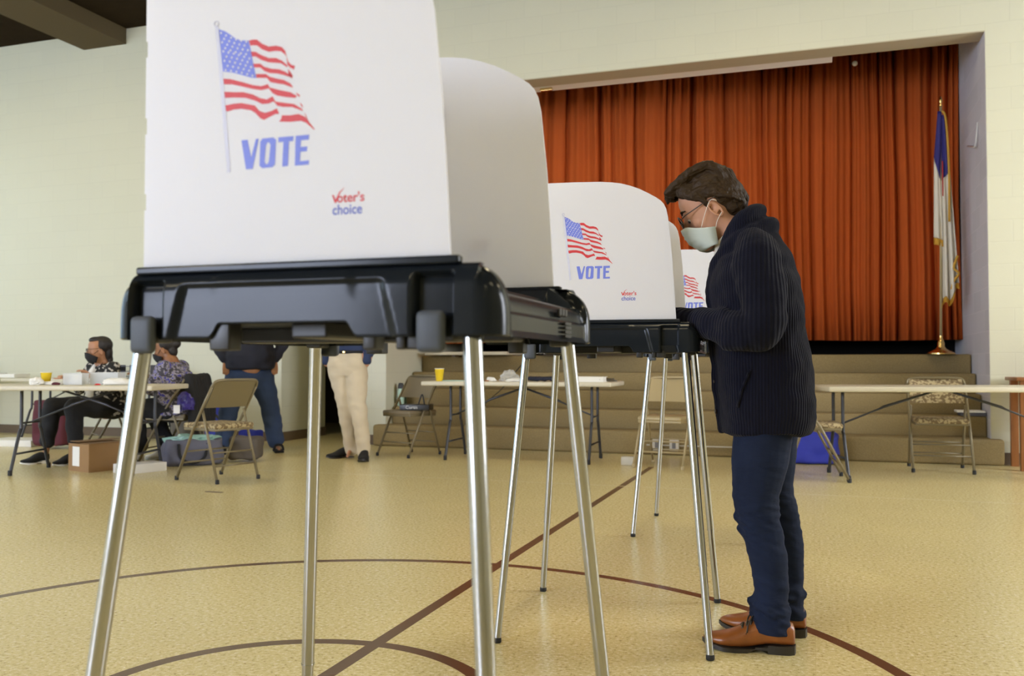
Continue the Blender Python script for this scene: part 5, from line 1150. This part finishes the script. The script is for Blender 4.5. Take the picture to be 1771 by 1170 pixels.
def mask(t, HMx, m):
    o = obj('face_mask', mask_mesh(lambda x, y, z: HMx @ Vector((x, y, z)), 0.97), m, t, smooth=True); sd = o.modifiers.new('s', 'SOLIDIFY'); sd.thickness = 0.003
    for y in (-1, 1): obj('ear_loop', B(tube, [HMx @ Vector((0.06, y*0.058, -0.03)), HMx @ Vector((0.0, y*0.078, 0.02))], 0.0025, 6), m, o)
# woman with the black floral cardigan: her thighs point left under the table, head turned left
P = dict(head=(0.10, 0.02, 1.045), neck=(0.06, 0, 0.93), chest=(0.03, 0, 0.78), hips=(0.0, 0, 0.50), look=(0.88, -0.42, 0), pitch=0.05,
         shl=(0.05, 0.17, 0.87), ell=(0.16, 0.22, 0.70), wrl=(0.27, 0.14, 0.80), shr=(0.05, -0.17, 0.87), elr=(0.13, -0.24, 0.68), wrr=(0.33, -0.14, 0.77),
         hpl=(0.02, 0.10, 0.50), knl=(0.44, 0.14, 0.52), anl=(0.42, 0.14, 0.09), ftl=(0.52, 0.15, 0.04), hpr=(0.02, -0.10, 0.50), knr=(0.46, -0.16, 0.52), anr=(0.50, -0.18, 0.09), ftr=(0.60, -0.2, 0.04))
P['shl'], P['shr'] = P['shl'], P['shr']
t, Hx = figure('person in a black and white floral cardigan and black mask seated behind the left table', (-3.90, 8.62), 240, P, MM['skin_tan'])
garment(t, 'cardigan', [([(0.05, 0.16, 0.875), P['ell'], (0.25, 0.15, 0.79)], [0.068, 0.056, 0.042]), ([(0.05, -0.16, 0.875), P['elr'], (0.30, -0.15, 0.76)], [0.068, 0.056, 0.042])], MM['shawl'],
        sec=[(0.42, 0, 0, 0.17, 0.20), (0.55, 0.01, 0, 0.16, 0.20), (0.70, 0.03, 0, 0.14, 0.185), (0.82, 0.04, 0, 0.125, 0.19), (0.89, 0.05, 0, 0.09, 0.13), (0.92, 0.05, 0, 0.06, 0.08)], label='black knit cardigan with white flowers')
garment(t, 'top', [([(0.125, -0.02, 0.90), (0.165, -0.02, 0.80), (0.178, -0.01, 0.66), (0.18, 0, 0.55)], [0.02, 0.045, 0.05, 0.04])], MM['paper'], 0.01, 0.004, label='white top')
garment(t, 'trousers', [([(0.0, 0.09, 0.50), P['knl'], (0.42, 0.14, 0.20)], [0.115, 0.082, 0.065]), ([(0.0, -0.09, 0.50), P['knr'], (0.49, -0.175, 0.20)], [0.115, 0.082, 0.065])], MM['blackcloth'])
mask(t, Hx, MM['maskblack'])
bm = bmesh.new(); M_ = Hx.to_3x3().to_4x4()
ball(bm, Hx @ Vector((-0.022, 0, 0.05)), (0.098, 0.082, 0.088), M_); ball(bm, Hx @ Vector((-0.07, 0, -0.02)), (0.045, 0.06, 0.08), M_); ball(bm, Hx @ Vector((-0.085, 0, -0.09)), (0.03, 0.04, 0.06), M_); ball(bm, Hx @ Vector((0.035, 0, 0.10)), (0.06, 0.062, 0.033), M_)
vox('hair', bm, 0.008, MM['hair_dark'], t, 2)
bm = bmesh.new()
for y in (-1, 1):
    tube(bm, [Hx @ Vector((0.112, y*0.032+0.025*math.cos(a*math.pi/8), 0.006+0.018*math.sin(a*math.pi/8))) for a in range(16)], 0.002, 6, close=True); tube(bm, [Hx @ Vector((0.11, y*0.056, 0.012)), Hx @ Vector((0.0, y*0.076, 0.02))], 0.002, 6)
tube(bm, [Hx @ Vector((0.112, -0.008, 0.01)), Hx @ Vector((0.112, 0.008, 0.01))], 0.002, 6); obj('eyeglasses', bm, MM['frame'], t, smooth=True)
shoe(t, 'shoe', (0.40, 0.14), 5, 0.25, MM['blackcloth'], MM['paper'], False); shoe(t, 'shoe', (0.47, -0.18), -10, 0.25, MM['blackcloth'], MM['paper'], False)
bm = bmesh.new(); bx(bm, (0.235, -0.02, 0.56), (0.006, 0.07, 0.10)); b_ = obj('name_badge', bm, MM['p_white'], t); b_['label'] = 'white badge on a cord'
obj('lanyard', B(tube, [(0.10, -0.07, 0.93), (0.19, -0.05, 0.80), (0.232, -0.02, 0.61), (0.19, 0.03, 0.80), (0.10, 0.07, 0.93)], 0.003, 6), MM['blackcloth'], b_, smooth=True)
wp = Matrix.Rotation(R(240), 4, 'Z') @ Vector((0.42, -0.13, 0.80))
flat('phone', 'pale phone in the hand of the person in the floral cardigan', 'phone', (-3.90+wp.x, 8.62+wp.y, 0.775), (0.075, 0.15, 0.010), R(30), MM['skin'], 0.003)

# woman in the grey and blue blouse, seen from her left side, facing left
P = dict(head=(0.12, 0.0, 1.055), neck=(0.07, 0, 0.94), chest=(0.03, 0, 0.78), hips=(0.0, 0, 0.49), look=(1, 0.1, 0), pitch=0.25,
         shl=(0.05, 0.16, 0.87), ell=(0.14, 0.20, 0.68), wrl=(0.34, 0.12, 0.79), shr=(0.05, -0.16, 0.87), elr=(0.14, -0.20, 0.68), wrr=(0.34, -0.10, 0.79),
         hpl=(0.0, 0.10, 0.49), knl=(0.36, 0.13, 0.50), anl=(0.30, 0.12, 0.09), ftl=(0.40, 0.12, 0.04), hpr=(0.0, -0.10, 0.49), knr=(0.34, -0.12, 0.50), anr=(0.16, -0.12, 0.09), ftr=(0.26, -0.12, 0.04))
t, Hx = figure('person in a grey and blue floral blouse seated at the left table end', (-3.14, 8.40), 172, P, MM['skin_brown'])
garment(t, 'blouse', [([(0.05, 0.15, 0.875), P['ell'], (0.32, 0.125, 0.78)], [0.080, 0.066, 0.045]), ([(0.05, -0.15, 0.875), P['elr'], (0.32, -0.105, 0.78)], [0.080, 0.066, 0.045])], MM['blouse'],
        sec=[(0.44, 0, 0, 0.19, 0.21), (0.55, 0.01, 0, 0.18, 0.20), (0.70, 0.02, 0, 0.165, 0.19), (0.82, 0.03, 0, 0.15, 0.185), (0.89, 0.045, 0, 0.11, 0.14), (0.93, 0.055, 0, 0.07, 0.09)], label='grey and blue patterned blouse')
garment(t, 'trousers', [([(0.0, 0.09, 0.49), P['knl'], (0.30, 0.12, 0.16)], [0.12, 0.088, 0.07]), ([(0.0, -0.09, 0.49), P['knr'], (0.17, -0.12, 0.16)], [0.12, 0.088, 0.07])], MM['blackcloth'])
mask(t, Hx, MM['maskblack'])
bm = bmesh.new(); M_ = Hx.to_3x3().to_4x4(); ball(bm, Hx @ Vector((-0.022, 0, 0.05)), (0.10, 0.083, 0.09), M_); ball(bm, Hx @ Vector((-0.10, 0, 0.03)), (0.05, 0.05, 0.05), M_); ball(bm, Hx @ Vector((-0.06, 0, -0.03)), (0.04, 0.058, 0.06), M_)
vox('hair', bm, 0.008, MM['hair_dark'], t, 2)
shoe(t, 'shoe', (0.27, 0.12), 5, 0.25, MM['flagwhite'], MM['paper'], False); shoe(t, 'shoe', (0.14, -0.12), 0, 0.25, MM['flagwhite'], MM['paper'], False)

# standing person in navy top and jeans, hand in the pocket
P = dict(head=(0.02, 0, 1.60), neck=(0, 0, 1.46), chest=(0, 0, 1.28), hips=(0, 0, 0.92), look=(1, 0, 0), pitch=0.1,
         shl=(0, 0.20, 1.40), ell=(-0.06, 0.33, 1.12), wrl=(0.06, 0.24, 0.94), shr=(0, -0.20, 1.40), elr=(-0.06, -0.33, 1.12), wrr=(0.06, -0.24, 0.94), hd=(0.2, 0, -1), hup=(1, 0, 0),
         hpl=(0, 0.12, 0.86), knl=(0.03, 0.20, 0.48), anl=(0.0, 0.27, 0.08), ftl=(0.12, 0.29, 0.04), hpr=(0, -0.12, 0.86), knr=(0.02, -0.20, 0.48), anr=(0.0, -0.27, 0.08), ftr=(0.12, -0.29, 0.04))
t, Hx = figure('person in a navy top and blue jeans standing by the wall, hand in the pocket', (-2.72, 9.28), -70, P, MM['skin_tan'])
garment(t, 'sweater', [([(0, 0.17, 1.38), P['ell'], (0.05, 0.255, 0.97)], [0.085, 0.066, 0.048]), ([(0, -0.17, 1.38), P['elr'], (0.05, -0.255, 0.97)], [0.085, 0.066, 0.048])], MM['navy'],
        sec=[(0.855, 0.03, 0, 0.16, 0.22), (0.87, 0.03, 0, 0.19, 0.25), (1.0, 0.03, 0, 0.20, 0.25), (1.2, 0.01, 0, 0.15, 0.215), (1.36, 0, 0, 0.12, 0.20), (1.44, 0, 0, 0.08, 0.12), (1.48, 0, 0, 0.06, 0.07)], label='navy long sleeved top')
garment(t, 'belly', [([(0.09, -0.03, 0.86), (0.10, 0.03, 0.86)], [0.075, 0.075])], MM['skin_tan'], 0.01, 0.0, label='bare strip of belly')
garment(t, 'jeans', [([(0, 0.10, 0.80), P['knl'], (0.0, 0.262, 0.12)], [0.140, 0.098, 0.088]), ([(0, -0.10, 0.80), P['knr'], (0.0, -0.262, 0.12)], [0.140, 0.098, 0.088])], MM['jeans_mid'],
        sec=[(0.66, 0, 0, 0.14, 0.22), (0.78, 0, 0, 0.165, 0.235), (0.84, 0, 0, 0.155, 0.225), (0.85, 0, 0, 0.12, 0.18)])
bm = bmesh.new(); M_ = Hx.to_3x3().to_4x4(); ball(bm, Hx @ Vector((-0.022, 0, 0.05)), (0.10, 0.083, 0.09), M_); ball(bm, Hx @ Vector((-0.07, 0, -0.06)), (0.05, 0.075, 0.11), M_)
vox('hair', bm, 0.008, MM['hair_dark'], t, 2); mask(t, Hx, MM['maskblack'])
for s in (-1, 1):
    bm = bmesh.new(); bx(bm, (0.07, s*0.285, 0.012), (0.26, 0.095, 0.024), bevel=0.01); sd_ = obj('sandal', bm, MM['blackcloth'], t, auto=40)
    obj('strap', B(tube, smooth_path([(0.12, s*0.285-0.047, 0.02), (0.11, s*0.285-0.03, 0.072), (0.11, s*0.285+0.03, 0.072), (0.12, s*0.285+0.047, 0.02)], 4), 0.012, 8), MM['blackcloth'], sd_, smooth=True)

# standing person in khaki trousers
P = dict(head=(0.02, 0, 1.70), neck=(0, 0, 1.55), chest=(0, 0, 1.36), hips=(0, 0, 1.0), look=(1, 0, 0), pitch=0.1,
         shl=(0, 0.19, 1.48), ell=(-0.05, 0.30, 1.22), wrl=(0.05, 0.19, 1.03), shr=(0, -0.19, 1.48), elr=(-0.05, -0.30, 1.22), wrr=(0.05, -0.19, 1.03), hd=(0.15, 0, -1), hup=(1, 0, 0),
         hpl=(0, 0.09, 0.93), knl=(0.04, 0.01, 0.52), anl=(-0.04, -0.03, 0.09), ftl=(0.1, -0.03, 0.04), hpr=(0, -0.09, 0.93), knr=(0.10, -0.13, 0.52), anr=(0.13, -0.20, 0.09), ftr=(0.26, -0.22, 0.04))
P = {k: ((v[0], -v[1], v[2]) if isinstance(v, tuple) and k[:2] in ('hp', 'kn', 'an', 'ft', 'sh', 'el', 'wr') and k != 'hips' else v) for k, v in P.items()}
t, Hx = figure('person in khaki trousers and a navy shirt standing in the doorway, hands in pockets', (-1.60, 8.70), -95, P, MM['skin'])
garment(t, 'shirt', [([(0, 0.16, 1.47), (-0.05, 0.30, 1.20), (0.03, 0.215, 1.03), (0.04, 0.20, 0.95)], [0.075, 0.062, 0.055, 0.05]), ([(0, -0.16, 1.47), (-0.05, -0.30, 1.20), (0.03, -0.215, 1.03), (0.04, -0.20, 0.95)], [0.075, 0.062, 0.055, 0.05])], MM['navyshirt'],
        sec=[(1.02, 0, 0, 0.12, 0.165), (1.1, 0, 0, 0.125, 0.17), (1.3, 0, 0, 0.13, 0.185), (1.44, 0, 0, 0.115, 0.19), (1.52, 0, 0, 0.08, 0.12), (1.56, 0, 0, 0.06, 0.07)], label='navy button shirt')
garment(t, 'trousers', [([(0, -0.085, 0.86), P['knl'], P['anl'], (P['anl'][0]+0.01, P['anl'][1], 0.075)], [0.115, 0.083, 0.064, 0.062]), ([(0, 0.085, 0.86), P['knr'], P['anr'], (P['anr'][0]+0.01, P['anr'][1], 0.075)], [0.115, 0.083, 0.064, 0.062])], MM['khaki'],
        sec=[(0.80, 0, 0, 0.12, 0.18), (0.90, 0, 0, 0.14, 0.20), (0.97, 0, 0, 0.13, 0.19), (1.03, 0, 0, 0.122, 0.168)], label='khaki trousers')
bm = bmesh.new(); tube(bm, [(0.126*math.cos(a*math.pi/16), 0.172*math.sin(a*math.pi/16), 1.03) for a in range(32)], 0.016, 8, close=True); bl = obj('belt', bm, MM['blackcloth'], t, smooth=True); obj('buckle', B(box2, (0.140, -0.012, 1.018), (0.146, 0.012, 1.040), bevel=0.003), MM['brass'], bl)
bm = bmesh.new(); M_ = Hx.to_3x3().to_4x4(); ball(bm, Hx @ Vector((-0.022, 0, 0.05)), (0.098, 0.081, 0.085), M_); ball(bm, Hx @ Vector((-0.05, 0, 0.0)), (0.055, 0.076, 0.06), M_)
vox('hair', bm, 0.008, MM['hair'], t, 2); mask(t, Hx, MM['maskblack'])
shoe(t, 'shoe', (P['anl'][0]-0.06, P['anl'][1]), -50, 0.28, MM['blackcloth'], MM['sole'], False); shoe(t, 'shoe', (P['anr'][0]-0.06, P['anr'][1]), 8, 0.28, MM['blackcloth'], MM['sole'], False)
